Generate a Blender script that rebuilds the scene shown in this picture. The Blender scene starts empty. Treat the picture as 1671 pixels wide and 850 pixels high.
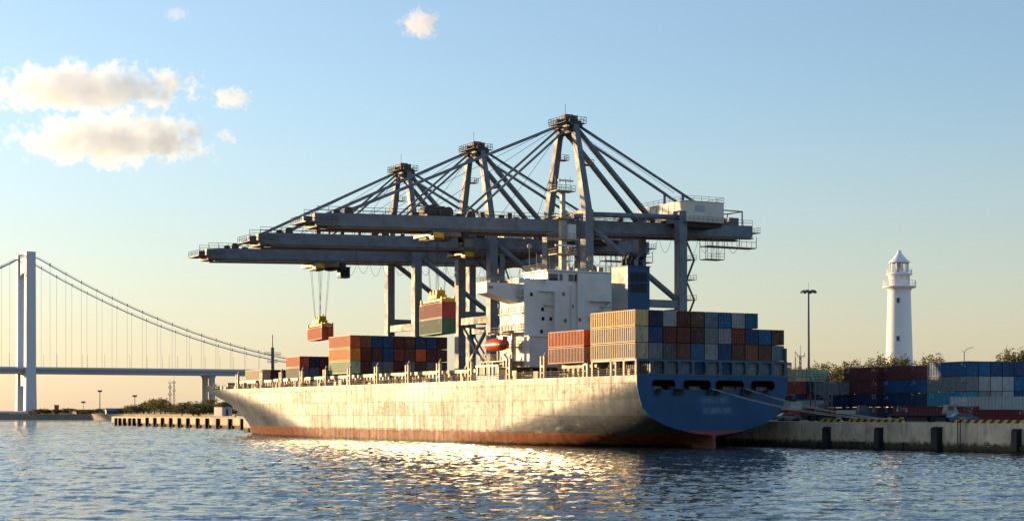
import bpy, math, random
import numpy as np
R = math.radians
random.seed(7); rng = np.random.default_rng(7)
scene = bpy.context.scene
col = scene.collection

# ------------------------------------------------------------------ camera, sky, sun
CAMZ = 5.7; F = 2805.0
cam_d = bpy.data.cameras.new('camera'); cam = bpy.data.objects.new('camera', cam_d); col.objects.link(cam)
cam.location = (0, 0, CAMZ); cam.rotation_euler = (R(90), 0, 0)
cam_d.sensor_width = 36; cam_d.lens = F/1671*36
cam_d.shift_y = (673-425)/1671; cam_d.clip_start = .5; cam_d.clip_end = 60000
scene.camera = cam
SUN_AZ, SUN_EL = -57.5, 5.2
HAZE_F, HAZE_C = .5, (2.75, 2.3, 1.78, 1)
world = bpy.data.worlds.new('World'); scene.world = world; world.use_nodes = True
wt = world.node_tree; bg = wt.nodes['Background']
sky = wt.nodes.new('ShaderNodeTexSky'); sky.sky_type = 'NISHITA'; sky.sun_disc = False
sky.sun_elevation = R(SUN_EL); sky.sun_rotation = R(SUN_AZ % 360)
sky.altitude = 0; sky.air_density = 1.0; sky.dust_density = 0.8; sky.ozone_density = 3.0
tint = wt.nodes.new('ShaderNodeMix'); tint.data_type = 'RGBA'; tint.blend_type = 'MULTIPLY'; tint.inputs[0].default_value = 1; tint.inputs[7].default_value = (1.22, 1.18, 1.17, 1)
hs = wt.nodes.new('ShaderNodeHueSaturation'); hs.inputs['Saturation'].default_value = .84; wt.links.new(sky.outputs[0], hs.inputs['Color'])
wt.links.new(hs.outputs[0], tint.inputs[6])
tcw = wt.nodes.new('ShaderNodeTexCoord'); spw = wt.nodes.new('ShaderNodeSeparateXYZ'); wt.links.new(tcw.outputs['Generated'], spw.inputs[0])
hm_ = wt.nodes.new('ShaderNodeMapRange'); hm_.interpolation_type = 'SMOOTHSTEP'      # warm haze layer low over the horizon
for i_, v_ in ((1, -.01), (2, .2), (3, HAZE_F), (4, 0.)): hm_.inputs[i_].default_value = v_
wt.links.new(spw.outputs[2], hm_.inputs[0])
hzm = wt.nodes.new('ShaderNodeMix'); hzm.data_type = 'RGBA'; hzm.inputs[7].default_value = HAZE_C
wt.links.new(hm_.outputs[0], hzm.inputs[0]); wt.links.new(tint.outputs[2], hzm.inputs[6]); wt.links.new(hzm.outputs[2], bg.inputs[0]); bg.inputs[1].default_value = 0.15
sl = bpy.data.lights.new('sun', 'SUN'); sun = bpy.data.objects.new('sun', sl); col.objects.link(sun)
sl.energy = 4.4; sl.angle = R(0.6); sl.color = (1.0, .66, .32)
a, e = R(SUN_AZ), R(SUN_EL)
import mathutils
V3 = mathutils.Vector
tosun = V3((math.sin(a)*math.cos(e), math.cos(a)*math.cos(e), math.sin(e)))
sun.rotation_euler = tosun.to_track_quat('Z', 'Y').to_euler()
sun.location = (-300, 100, 120)
scene.view_settings.view_transform = 'Standard'; scene.view_settings.look = 'None'
scene.view_settings.exposure = 0.97; scene.view_settings.gamma = 1
scene.render.engine = 'CYCLES'
scene.cycles.max_bounces = 12; scene.cycles.diffuse_bounces = 3; scene.cycles.transparent_max_bounces = 12; scene.cycles.volume_bounces = 12
scene.cycles.sample_clamp_indirect = 3.2; scene.cycles.caustics_reflective = False

# ------------------------------------------------------------------ frames
TH = R(29.0); C, S = math.cos(TH), math.sin(TH); S0 = (19.3, 267.0)
def W(u, v, z=0.0):                       # along the ship, across it, up -> world
    return V3((S0[0]-S*u+C*v, S0[1]+C*u+S*v, z))
def at(px, Z, z=0.0):                     # a bearing at a distance -> world
    return V3(((px-835.5)/F*Z, Z, z))
def hz(py, Z): return CAMZ+(673-py)*Z/F

def tag(o, label=None, cat=None, group=None, kind=None):
    if label: o['label'] = label
    if cat: o['category'] = cat
    if group: o['group'] = group
    if kind: o['kind'] = kind
    return o
def empty(name, loc, rz=TH):
    o = bpy.data.objects.new(name, None); o.location = loc; o.rotation_euler = (0, 0, rz)
    o.empty_display_size = .5; col.objects.link(o); return o
KIDS = {}
def copy_tree(o, parent=None):
    c = o.copy(); col.objects.link(c)
    if parent is not None: c.parent = parent
    KIDS[c.name] = []
    for ch in KIDS.get(o.name, []):
        KIDS[c.name].append(copy_tree(ch, c))
    return c

class MB:
    def __init__(s): s.v = []; s.f = []; s.m = []; s.cur = 0; s.smooth = []; s.sm = False
    def face(s, idx): s.f.append(tuple(idx)); s.m.append(s.cur); s.smooth.append(s.sm)
    def verts(s, vs): n = len(s.v); s.v += [tuple(p) for p in vs]; return n
    def box(s, x0, x1, y0, y1, z0, z1, M=None):
        ps = [V3((x, y, z)) for z in (z0, z1) for (x, y) in ((x0, y0), (x1, y0), (x1, y1), (x0, y1))]
        if M is not None: ps = [M @ p for p in ps]
        n = s.verts(ps)
        for q in ((3, 2, 1, 0), (4, 5, 6, 7), (0, 1, 5, 4), (1, 2, 6, 5), (2, 3, 7, 6), (3, 0, 4, 7)): s.face([n+i for i in q])
        return s
    def cbox(s, c, sx, sy, sz): return s.box(c[0]-sx/2, c[0]+sx/2, c[1]-sy/2, c[1]+sy/2, c[2]-sz/2, c[2]+sz/2)
    def _frame(s, a, b):
        a, b = V3(a), V3(b); d = (b-a).normalized()
        up = V3((0, 0, 1)) if abs(d.z) < .95 else V3((1, 0, 0))
        x = d.cross(up).normalized(); return a, b, x, x.cross(d).normalized()*1.0
    def bar(s, a, b, w, h, w2=None, h2=None):
        w2 = w2 or w; h2 = h2 or h
        a, b, x, y = s._frame(a, b)
        n = s.verts([a+x*i*w/2+y*j*h/2 for i, j in ((-1, -1), (1, -1), (1, 1), (-1, 1))] +
                    [b+x*i*w2/2+y*j*h2/2 for i, j in ((-1, -1), (1, -1), (1, 1), (-1, 1))])
        for q in ((0, 1, 2, 3), (7, 6, 5, 4), (0, 4, 5, 1), (1, 5, 6, 2), (2, 6, 7, 3), (3, 7, 4, 0)): s.face([n+i for i in q])
        return s
    def tube(s, a, b, r, n=6, r2=None):
        if r2 is None: r2 = r
        a, b, x, y = s._frame(a, b); k = len(s.v)
        for c, rr in ((a, r), (b, r2)):
            s.verts([c+x*math.cos(2*math.pi*i/n)*rr+y*math.sin(2*math.pi*i/n)*rr for i in range(n)])
        sm = s.sm; s.sm = n > 6
        for i in range(n): s.face([k+i, k+(i+1) % n, k+n+(i+1) % n, k+n+i])
        s.sm = sm
        s.face([k+i for i in range(n)][::-1]); s.face([k+n+i for i in range(n)]); return s
    def path(s, pts, r, n=5):
        for p, q in zip(pts[:-1], pts[1:]): s.tube(p, q, r, n)
        return s
    def lathe(s, prof, n=24, c=(0, 0), smooth=True):
        k = len(s.v); sm = s.sm; s.sm = smooth
        for r, z in prof: s.verts([(c[0]+r*math.cos(2*math.pi*i/n), c[1]+r*math.sin(2*math.pi*i/n), z) for i in range(n)])
        for j in range(len(prof)-1):
            for i in range(n): s.face([k+j*n+i, k+j*n+(i+1) % n, k+(j+1)*n+(i+1) % n, k+(j+1)*n+i])
        s.sm = sm; return s
    def rail(s, a, b, h=1.1, step=2.2, r=.045, rows=2):
        a, b = V3(a), V3(b); L = (b-a).length; n = max(1, round(L/step))
        for i in range(n+1):
            p = a.lerp(b, i/n); s.tube(p, p+V3((0, 0, h)), r, 4)
        for k in range(rows):
            z = V3((0, 0, h*(k+1)/rows)); s.tube(a+z, b+z, r, 4)
        return s
    def build(s, name, mats, parent=None, loc=None, rz=None):
        me = bpy.data.meshes.new(name); me.from_pydata(s.v, [], s.f)
        for m in (mats if isinstance(mats, (list, tuple)) else [mats]): me.materials.append(m)
        me.polygons.foreach_set('material_index', s.m); me.polygons.foreach_set('use_smooth', s.smooth)
        me.update()
        o = bpy.data.objects.new(name, me); col.objects.link(o)
        if parent is not None:
            o.parent = parent; KIDS.setdefault(parent.name, []).append(o)
        if loc is not None: o.location = loc
        if rz is not None: o.rotation_euler = (0, 0, rz)
        return o

# ------------------------------------------------------------------ materials
class NT:
    def __init__(s, name):
        s.m = bpy.data.materials.new(name); s.m.use_nodes = True; s.t = s.m.node_tree
        s.b = s.t.nodes['Principled BSDF']; s.out = s.t.nodes['Material Output']
    def n(s, typ, **k):
        nd = s.t.nodes.new('ShaderNode'+typ)
        for a_, b_ in k.items(): setattr(nd, a_, b_)
        return nd
    def l(s, a, b): s.t.links.new(a, b)
    def coord(s, which='Object', scale=(1, 1, 1)):
        tc = s.n('TexCoord'); mp = s.n('Mapping'); mp.inputs['Scale'].default_value = scale
        s.l(tc.outputs[which], mp.inputs[0]); return mp.outputs[0]
    def noise(s, vec, scale, detail=4, rough=.55):
        nd = s.n('TexNoise'); nd.inputs['Scale'].default_value = scale; nd.inputs['Detail'].default_value = detail
        nd.inputs['Roughness'].default_value = rough
        if vec is not None: s.l(vec, nd.inputs['Vector'])
        return nd.outputs['Fac']
    def ramp(s, fac, lo, hi, a=0., b=1.):
        nd = s.n('MapRange'); nd.inputs[1].default_value = lo; nd.inputs[2].default_value = hi
        nd.inputs[3].default_value = a; nd.inputs[4].default_value = b; s.l(fac, nd.inputs[0]); return nd.outputs[0]
    def math(s, op, a, b=None, c=None):
        nd = s.n('Math', operation=op)
        for i, x in enumerate((a, b, c)):
            if x is None: continue
            if isinstance(x, (int, float)): nd.inputs[i].default_value = x
            else: s.l(x, nd.inputs[i])
        return nd.outputs[0]
    def mix(s, fac, a, b, blend='MIX'):
        nd = s.n('Mix', data_type='RGBA', blend_type=blend)
        for i, x in ((0, fac), (6, a), (7, b)):
            if isinstance(x, (int, float)): nd.inputs[i].default_value = x
            elif isinstance(x, (tuple, list)): nd.inputs[i].default_value = (*x[:3], 1)
            else: s.l(x, nd.inputs[i])
        return nd.outputs[2]
    def bump(s, h, strength=.3, dist=.1, prev=None):
        nd = s.n('Bump'); nd.inputs['Strength'].default_value = strength; nd.inputs['Distance'].default_value = dist
        s.l(h, nd.inputs['Height'])
        if prev is not None: s.l(prev, nd.inputs['Normal'])
        return nd.outputs[0]
    def sep(s, vec):
        nd = s.n('SeparateXYZ'); s.l(vec, nd.inputs[0]); return nd.outputs
    def set(s, color=None, rough=None, normal=None, metal=None, spec=None):
        for nm, x in (('Base Color', color), ('Roughness', rough), ('Normal', normal), ('Metallic', metal), ('Specular IOR Level', spec)):
            if x is None: continue
            i = s.b.inputs[nm]
            if isinstance(x, (int, float)): i.default_value = x
            elif isinstance(x, tuple): i.default_value = (*x[:3], 1)
            else: s.l(x, i)
        return s.m

def paint(name, c, rough=.5, var=.25, rust=.25, rustcol=(.12, .05, .025), scale=1., metal=0., bump=.15):
    k = NT(name); v = k.coord(); vs = k.coord(scale=(1, 1, .22))
    n1 = k.noise(v, .5*scale, 5); n2 = k.noise(vs, 1.3*scale, 8, .7); n3 = k.noise(v, 6*scale, 4)
    f1 = k.ramp(n1, .3, .7, 1-var, 1+var*.6)
    cc = k.mix(1., c, f1, 'MULTIPLY')
    msk = k.ramp(n2, .68-.16*rust, .76-.1*rust)
    cc = k.mix(k.math('MULTIPLY', msk, min(1, rust*2.2)), cc, rustcol)
    rg = k.ramp(n1, .3, .7, rough-.08, rough+.14)
    return k.set(cc, rg, k.bump(n3, bump, .03), metal, .35)

M = {}
M['crane'] = paint('crane_grey_paint', (.135, .16, .19), .55, .3, .42, (.085, .05, .03))
M['crane_dark'] = paint('crane_dark_machinery', (.045, .04, .038), .6, .4, .5, (.1, .045, .02))
M['crane_rust'] = paint('crane_walkway_steel', (.16, .12, .09), .6, .4, .6, (.2, .09, .04))
M['rope'] = paint('steel_rope', (.05, .05, .055), .6, .1, 0)
M['white'] = paint('weathered_white_paint', (.66, .63, .59), .5, .12, .3, (.36, .24, .16), .7)
M['house'] = paint('machine_house_sheet', (.58, .54, .49), .5, .12, .3, (.3, .2, .13), .6)
M['cream'] = paint('cream_deck_paint', (.4, .34, .25), .5, .2, .45, (.22, .12, .06))
M['yellow'] = paint('yellow_spreader_paint', (.55, .3, .01), .45, .25, .4)
M['navy'] = paint('blue_ship_paint', (.003, .055, .15), .5, .25, .12, (.03, .06, .1))
M['navy_light'] = paint('blue_grey_lashing_paint', (.04, .085, .12), .5, .25, .3)
M['dark'] = paint('dark_steel', (.03, .032, .036), .7, .3, .3)  # plain dark steel colour for fittings, doors and the mooring deck
M['deck'] = paint('ship_deck_paint', (.16, .09, .06), .7, .3, .4)
M['rubber'] = paint('black_rubber', (.012, .012, .013), .75, .3, 0)
M['orange'] = paint('orange_lifeboat_paint', (.62, .08, .015), .3, .1, .05)
M['funnel_side'] = paint('funnel_grey_blue', (.15, .19, .2), .45, .15, .25, (.3, .22, .14))
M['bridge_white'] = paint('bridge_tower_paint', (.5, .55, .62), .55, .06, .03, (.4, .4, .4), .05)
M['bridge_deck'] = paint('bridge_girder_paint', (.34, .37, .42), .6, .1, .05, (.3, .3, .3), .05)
M['lighthouse'] = paint('lighthouse_render', (.85, .85, .86), .6, .05, .05, (.5, .48, .45), .4)
M['pole'] = paint('galvanised_pole', (.12, .12, .13), .5, .15, .1)
M['brick_red'] = paint('red_sheet_roof', (.35, .09, .05), .6, .25, .1)
M['bollard'] = paint('yellow_bollard_paint', (.5, .28, .03), .5, .3, .4)
M['hawser'] = paint('mooring_rope_fibre', (.42, .36, .26), .9, .2, 0)
def flat(name, c, rough=.5, metal=0., emit=None):
    k = NT(name); k.set(c, rough, None, metal)
    return k.m
M['glass'] = flat('dark_window_glass', (.015, .02, .025), .08)
M['chrome'] = flat('lamp_glass', (.5, .5, .48), .2)

# container paint: colour comes from each container's own object colour
def container_mat(door=False):
    k = NT('container_door_paint' if door else 'container_paint')
    oi = k.n('ObjectInfo'); v0 = k.coord()
    ofs = k.n('VectorMath', operation='SCALE'); k.l(oi.outputs['Random'], ofs.inputs['Scale']); ofs.inputs[0].default_value = (37., 51., 23.)
    add = k.n('VectorMath', operation='ADD'); k.l(v0, add.inputs[0]); k.l(ofs.outputs[0], add.inputs[1]); v = add.outputs[0]
    mp = k.n('Mapping'); mp.inputs['Scale'].default_value = (1, 1, .3); k.l(v, mp.inputs[0])
    n1 = k.noise(v, .6, 5); n2 = k.noise(mp.outputs[0], 1.6, 8, .7)
    cc = k.mix(1., oi.outputs['Color'], k.ramp(n1, .25, .75, .7, 1.2), 'MULTIPLY')
    cc = k.mix(k.ramp(n2, .52, .72, 0, .8), cc, (.09, .05, .035))
    cc = k.mix(k.ramp(k.noise(v, 2.4, 6, .7), .6, .68, 0, .55), cc, (.16, .13, .1))
    if not door: cc = k.mix(.55, cc, oi.outputs['Color'])
    sp = k.sep(v0)
    if door:   # code numbers and plates on the doors
        mb = k.n('Mapping'); mb.inputs['Scale'].default_value = (9, 1, 7); k.l(v, mb.inputs[0])
        n4 = k.noise(mb.outputs[0], 1., 2, .5)
        m = k.math('MULTIPLY', k.ramp(n4, .63, .66), k.math('GREATER_THAN', k.noise(v, .9, 1), .47))
        cc = k.mix(k.math('MULTIPLY', m, .45), cc, (.5, .5, .48))
    else:      # small code numbers near the upper corners of the long sides
        my = k.n('Mapping'); my.inputs['Scale'].default_value = (1, 3.2, 6); k.l(v, my.inputs[0])
        n4 = k.noise(my.outputs[0], 1., 2, .5)
        ay = k.math('ABSOLUTE', sp[1])
        zone = k.math('MULTIPLY', k.math('GREATER_THAN', ay, 3.9), k.math('MULTIPLY', k.math('LESS_THAN', ay, 5.5), k.math('GREATER_THAN', sp[2], 1.55)))
        m = k.math('MULTIPLY', k.ramp(n4, .56, .6), zone)
        cc = k.mix(k.math('MULTIPLY', m, .75), cc, (.62, .62, .6))
    return k.set(cc, .55, k.bump(k.noise(v, 3., 4), .25, .03), None, .25)
M['cont'] = container_mat(); M['cdoor'] = container_mat(True)

def hull_mat():
    k = NT('weathered_hull_paint'); v = k.coord(); vs = k.coord(scale=(1, 1, .13)); vh = k.coord(scale=(1, .25, 1.2))
    sp = k.sep(v)
    n1 = k.noise(v, .09, 6); n2 = k.noise(vs, .9, 9, .7); n3 = k.noise(vh, .5, 6, .6); n4 = k.noise(v, .25, 3)
    base = k.mix(k.ramp(n1, .35, .65), (.045, .065, .09), (.12, .135, .15))
    base = k.mix(k.ramp(n2, .5, .72, 0, .5), base, (.21, .2, .185))
    base = k.mix(k.ramp(n3, .54, .7, 0, .75), base, (.12, .07, .045))
    base = k.mix(k.ramp(k.noise(k.coord(scale=(1, .5, .6)), .35, 6, .7), .56, .66, 0, .6), base, (.05, .055, .06))
    # plating seams
    br = k.n('TexBrick'); mpb = k.n('Mapping'); mpb.inputs['Rotation'].default_value = (0, R(90), R(90)); 
    cmb = k.n('CombineXYZ'); k.l(sp[1], cmb.inputs[0]); k.l(sp[2], cmb.inputs[1]); k.l(cmb.outputs[0], br.inputs['Vector'])
    br.inputs['Scale'].default_value = 1.; br.inputs['Mortar Size'].default_value = .035; br.inputs['Mortar Smooth'].default_value = .3
    br.inputs['Brick Width'].default_value = 11.; br.inputs['Row Height'].default_value = 2.6; br.offset = .4
    seam = br.outputs['Fac']; br.inputs['Color1'].default_value = (.55, .55, .55, 1); br.inputs['Color2'].default_value = (1.35, 1.35, 1.35, 1); br.inputs['Mortar'].default_value = (.8, .8, .8, 1)
    platev = k.math('MULTIPLY', k.sep(br.outputs['Color'])[0], 1.)
    base = k.mix(.6, base, br.outputs['Color'], 'MULTIPLY')
    # thin runs of rust below the deck edge and scuffed patches low on the side
    run = k.noise(k.coord(scale=(1, 1, .03)), 1.6, 6, .75)
    base = k.mix(k.ramp(run, .6, .68, 0, .8), base, (.13, .07, .035))
    scuff = k.noise(k.coord(scale=(1, .7, 1.4)), .8, 8, .75)
    base = k.mix(k.math('MULTIPLY', k.ramp(scuff, .58, .64), k.ramp(sp[2], 9, 4, 0, .8)), base, (.32, .26, .2))
    base = k.mix(k.ramp(k.noise(v, 1.1, 3, .6), .69, .72), base, (.03, .03, .03))
    base = k.mix(k.math('MULTIPLY', seam, .5), base, (.09, .075, .065))
    # red oxide boot topping, waterline weed
    edge = k.math('ADD', sp[2], k.ramp(k.noise(vs, .4, 6), .3, .7, -.25, .25))
    red = k.mix(k.ramp(k.noise(vs, .5, 8, .7), .35, .65), (.19, .05, .03), (.3, .14, .075))
    red = k.mix(k.ramp(k.noise(v, 1.3, 6), .6, .72), red, (.1, .07, .05))
    base = k.mix(k.ramp(edge, 2.3, 2.42), red, base)
    base = k.mix(k.ramp(edge, .35, .7), (.03, .03, .02), base)
    rg = k.ramp(n2, .3, .7, .34, .52)
    rg = k.math('ADD', rg, k.ramp(edge, 2.5, 2.6, .1, 0))
    # dented plates: slow waves between frames plus fine dirt
    vd = k.coord(scale=(1, 1.6, 1)); dent = k.noise(vd, .33, 2, .4)
    w = k.n('TexWave', wave_type='BANDS', bands_direction='X'); w.inputs['Scale'].default_value = .13
    w.inputs['Distortion'].default_value = 2.; w.inputs['Detail'].default_value = 1
    k.l(cmb.outputs[0], w.inputs['Vector'])
    nb = k.bump(dent, .6, .12); nb = k.bump(w.outputs['Fac'], .25, .025, nb)
    nb = k.bump(seam, .4, .04, nb); nb = k.bump(k.noise(v, 3., 5), .2, .02, nb)
    k.b.inputs['Coat Roughness'].default_value = .135; wear = k.math('MULTIPLY', k.math('SUBTRACT', 1., k.math('MULTIPLY', seam, .5)), k.math('MULTIPLY', k.ramp(run, .54, .66, 1, .25), k.ramp(scuff, .5, .64, 1, .35))); wear = k.math('MULTIPLY', wear, k.ramp(edge, 2.3, 2.42, .35, 1)); k.l(k.math('MULTIPLY', wear, .42), k.b.inputs['Coat Weight']); k.b.inputs['Coat Roughness'].default_value = .135; k.b.inputs['Coat IOR'].default_value = 1.6
    nbc = k.bump(k.noise(vd, .22, 2, .4), .3, .035); k.l(k.bump(w.outputs['Fac'], .15, .012, nbc), k.b.inputs['Coat Normal'])
    return k.set(base, rg, nb, None, k.math('MULTIPLY', k.math('MULTIPLY', k.ramp(n2, .35, .65, .13, .03), platev), wear))
M['hull'] = hull_mat()

def transom_mat():
    k = NT('blue_transom_paint'); v = k.coord(); vs = k.coord(scale=(1, 1, .12)); sp = k.sep(v)
    n1 = k.noise(v, .25, 6); n2 = k.noise(vs, 1., 8, .7)
    c = k.mix(k.ramp(n1, .3, .7), (.001, .045, .12), (.002, .065, .17))
    c = k.mix(k.ramp(n2, .55, .75, 0, .5), c, (.015, .035, .05))
    # worn, unreadable name lines on the stern
    def patch(x0, x1, z0, z1, sx):
        a_ = k.ramp(k.math('ABSOLUTE', k.math('SUBTRACT', sp[0], (x0+x1)/2)), (x1-x0)/2-.9, (x1-x0)/2+.2, 1, 0)
        b_ = k.ramp(k.math('ABSOLUTE', k.math('SUBTRACT', sp[2], (z0+z1)/2)), (z1-z0)/2-.35, (z1-z0)/2+.25, 1, 0)
        n_ = k.ramp(k.noise(k.coord(scale=(sx, 1, .8)), 1., 2, .4), .3, .65, .25, 1)
        return k.math('MULTIPLY', k.math('MULTIPLY', a_, b_), n_)
    c = k.mix(k.math('MULTIPLY', patch(11.8, 18.0, 7.1, 8.3, 1.5), .32), c, (.25, .33, .4))
    c = k.mix(k.math('MULTIPLY', patch(12.3, 18.4, 5.5, 6.6, 1.9), .3), c, (.36, .42, .5))
    edge = k.math('ADD', sp[2], k.ramp(n1, .3, .7, -.1, .1))
    c = k.mix(k.ramp(edge, 2.85, 2.95), (.2, .05, .06), c)
    return k.set(c, .5, k.bump(n1, .3, .08), None, .3)
M['transom'] = transom_mat()

def concrete(name, c, algae=True, scale=1.):
    k = NT(name); v = k.coord(); vs = k.coord(scale=(1, 1, .2)); sp = k.sep(v)
    n1 = k.noise(v, .35*scale, 7, .65); n2 = k.noise(vs, 1.1*scale, 8, .7); n3 = k.noise(v, 4*scale, 6)
    cc = k.mix(1., c, k.ramp(n1, .3, .7, .65, 1.25), 'MULTIPLY')
    cc = k.mix(k.ramp(n2, .52, .72, 0, .7), cc, (.11, .075, .045))
    cc = k.mix(k.ramp(n3, .6, .72, 0, .4), cc, (.1, .09, .08))
    if algae:
        z = k.math('ADD', sp[2], k.ramp(k.noise(v, .8, 7, .7), .3, .7, -.5, .5))
        cc = k.mix(k.ramp(z, .9, 1.5), (.05, .045, .022), cc)
        cc = k.mix(k.ramp(z, .1, .5), (.012, .012, .01), cc)
    return k.set(cc, .85, k.bump(n3, .5, .06))
M['concrete'] = concrete('quay_concrete', (.62, .5, .36))
M['concrete_top'] = concrete('yard_concrete', (.28, .26, .23), False, .3)
M['jetty'] = concrete('jetty_concrete', (.62, .46, .28), True, .5)

def ground_mat():
    k = NT('far_ground'); v = k.coord()
    n1 = k.noise(v, .01, 8, .65); n2 = k.noise(v, .08, 6, .6)
    c = k.mix(k.ramp(n1, .4, .6), (.36, .28, .2), (.24, .2, .14)); c = k.mix(k.ramp(n2, .5, .7, 0, .6), c, (.42, .34, .26))
    return k.set(c, .95)
M['ground'] = ground_mat()

def stripes():
    k = NT('yellow_black_kerb_paint'); v = k.coord(); sp = k.sep(v)
    t = k.math('FRACT', k.math('MULTIPLY', k.math('ADD', sp[1], k.math('MULTIPLY', sp[2], 1.2)), .62))
    c = k.mix(k.math('GREATER_THAN', t, .5), (.62, .36, .04), (.02, .02, .02))
    c = k.mix(k.ramp(k.noise(v, 2., 6), .55, .7, 0, .7), c, (.2, .17, .13))
    return k.set(c, .7)
M['stripes'] = stripes()

def water_mat():
    k = NT('harbour_water')
    def slope(scale, amt, sc=(.5, 1, 1), det=3, rough=.55, rot=12):
        tc = k.n('TexCoord'); mp = k.n('Mapping'); mp.inputs['Rotation'].default_value = (0, 0, R(rot)); mp.inputs['Scale'].default_value = sc
        k.l(tc.outputs['Object'], mp.inputs[0])
        nz = k.n('TexNoise'); nz.inputs['Scale'].default_value = scale; nz.inputs['Detail'].default_value = det; nz.inputs['Roughness'].default_value = rough
        k.l(mp.outputs[0], nz.inputs['Vector'])
        sb = k.n('VectorMath', operation='SUBTRACT'); sb.inputs[1].default_value = (.5, .5, .5); k.l(nz.outputs['Color'], sb.inputs[0])
        ml = k.n('VectorMath', operation='MULTIPLY'); ml.inputs[1].default_value = (amt*.75, amt, 0); k.l(sb.outputs[0], ml.inputs[0]); return ml.outputs[0]
    def add(a_, b_): nd = k.n('VectorMath', operation='ADD'); k.l(a_, nd.inputs[0]); k.l(b_, nd.inputs[1]); return nd.outputs[0]
    g = k.n('NewGeometry')
    s_ = add(add(slope(.35, .4), slope(1.3, .75, rot=-8)), slope(4.5, .75, (.7, 1, 1)))
    patch = k.noise(k.coord('Object', (.35, 1, 1)), .03, 4)      # wind patches
    sc_ = k.n('VectorMath', operation='SCALE'); k.l(s_, sc_.inputs[0]); k.l(k.math('MULTIPLY', k.ramp(patch, .35, .65, .7, 1.15), k.ramp(k.sep(k.coord())[1], 110, 600, .45, 2.4)), sc_.inputs['Scale'])
    nn = k.n('VectorMath', operation='NORMALIZE'); k.l(add(g.outputs['Normal'], sc_.outputs[0]), nn.inputs[0])
    return k.set((.02, .03, .032), .06, nn.outputs[0], None, .24)
M['water'] = water_mat()

# ------------------------------------------------------------------ water
def axis(fine0, fine1, step, lo, hi, growth=1.12):
    a_ = list(np.arange(fine0, fine1+1e-6, step)); d = step
    while a_[-1] < hi: d *= growth; a_.append(a_[-1]+d)
    d = step
    while a_[0] > lo: d *= growth; a_.insert(0, a_[0]-d)
    return np.array(a_)
xs = axis(-72, 78, .42, -14000, 14000, 1.025)
ys = [60.]
while ys[-1] < 1500: ys.append(ys[-1]+.32+.0032*(ys[-1]-60))
while ys[-1] < 30000: ys.append(ys[-1]+(ys[-1]-ys[-2])*1.1)
while ys[0] > -400: ys.insert(0, ys[0]-max(.42, (ys[1]-ys[0] if len(ys) > 1 else .42)*1.12))
ys = np.array(ys)
X, Y = np.meshgrid(xs, ys)
Zw = np.zeros_like(X)
for i in range(46):
    lam = .95*1.055**i; th = R(78)+rng.normal()*.6; amp = .0175*lam**.6; ph = rng.uniform(0, 6.28)
    if lam > 3: amp *= .45
    kx, ky = math.cos(th)*2*math.pi/lam, math.sin(th)*2*math.pi/lam
    w_ = np.sin(kx*X+ky*Y+ph); Zw += amp*(1-np.abs(w_)*1.35 if i % 2 else w_)*.55
gx = np.gradient(xs); gy = np.gradient(ys)
fade = np.clip(1.3-np.maximum(gx[None, :], gy[:, None])/6., 0, 1)
Zw = (Zw-Zw.mean())*fade
ny_, nx_ = X.shape
me = bpy.data.meshes.new('water')
me.vertices.add(nx_*ny_); me.vertices.foreach_set('co', np.stack([X, Y, Zw], -1).astype('f4').ravel())
i0 = (np.arange(ny_-1)[:, None]*nx_+np.arange(nx_-1)[None, :]).ravel()
q = np.stack([i0, i0+1, i0+1+nx_, i0+nx_], -1).astype('i4')
me.loops.add(q.size); me.loops.foreach_set('vertex_index', q.ravel())
me.polygons.add(len(q)); me.polygons.foreach_set('loop_start', np.arange(len(q), dtype='i4')*4)
me.polygons.foreach_set('use_smooth', np.ones(len(q), dtype=bool))
me.update(); me.validate(); me.materials.append(M['water'])
water = bpy.data.objects.new('water', me); col.objects.link(water); tag(water, kind='structure')

# ------------------------------------------------------------------ ground, quay, jetty
QV = 32.5; QZ = 4.2
def xy(u, v): p = W(u, v); return (p.x, p.y)
def slab(name, pts, z0, z1, mat):
    mb = MB(); n = len(pts)
    k = mb.verts([(x, y, z0) for x, y in pts]+[(x, y, z1) for x, y in pts])
    mb.face([k+n+i for i in range(n)])
    for i in range(n): j = (i+1) % n; mb.face([k+i, k+j, k+n+j, k+n+i])
    return tag(mb.build(name, mat), kind='structure')
def pz(px, Z): return ((px-835.5)/F*Z, Z)
slab('ground', [xy(-260, QV+14), xy(252, QV+14), pz(399, 660), pz(385, 900), pz(250, 1150), pz(150, 1380), pz(-200, 1460), (-4000, 1750), (-6000, 9000), (7000, 9000), (5000, 600), (900, 150)], -3, QZ-.02, M['ground'])
slab('quay_pavement', [xy(-160, QV+1.2), xy(255, QV+1.2), xy(255, 70), xy(190, 140), xy(-160, 140)], 1, QZ, M['concrete_top'])
slab('shore_bank', [pz(383, 894), pz(249, 1140), pz(149, 1372), pz(-200, 1450), (-4000, 1738), (-4000, 1760), pz(-190, 1472), pz(160, 1390), pz(262, 1160), pz(396, 910)], -3, QZ+.5, M['ground'])

mb = MB()   # quay wall in ship-frame coordinates (x = across, y = along)
L0 = -160
for i in range(-20, 33):
    y0 = i*8.+.03; y1 = i*8.+7.97
    mb.box(QV, QV+1.2, y0, y1, 1.15, QZ+.02+random.uniform(-.03, .03))
mb.box(QV+.35, QV+1.25, L0, 264, .0, 1.3)
for i in range(-40, 66):
    y0 = i*4.; op = random.Random(i*7).random() < .3
    if not op: mb.box(QV+.06, QV+.5, y0+.02, y0+3.98, -2, 1.15)
    else: mb.box(QV+.06, QV+.5, y0+.02, y0+.6, -2, 1.15)
mb.box(QV-.45, QV+.05, -160, -33.5, -2, .95)
wq = mb.build('quay_wall', M['concrete'], None, W(0, 0, 0), TH); tag(wq, kind='structure')

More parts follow.
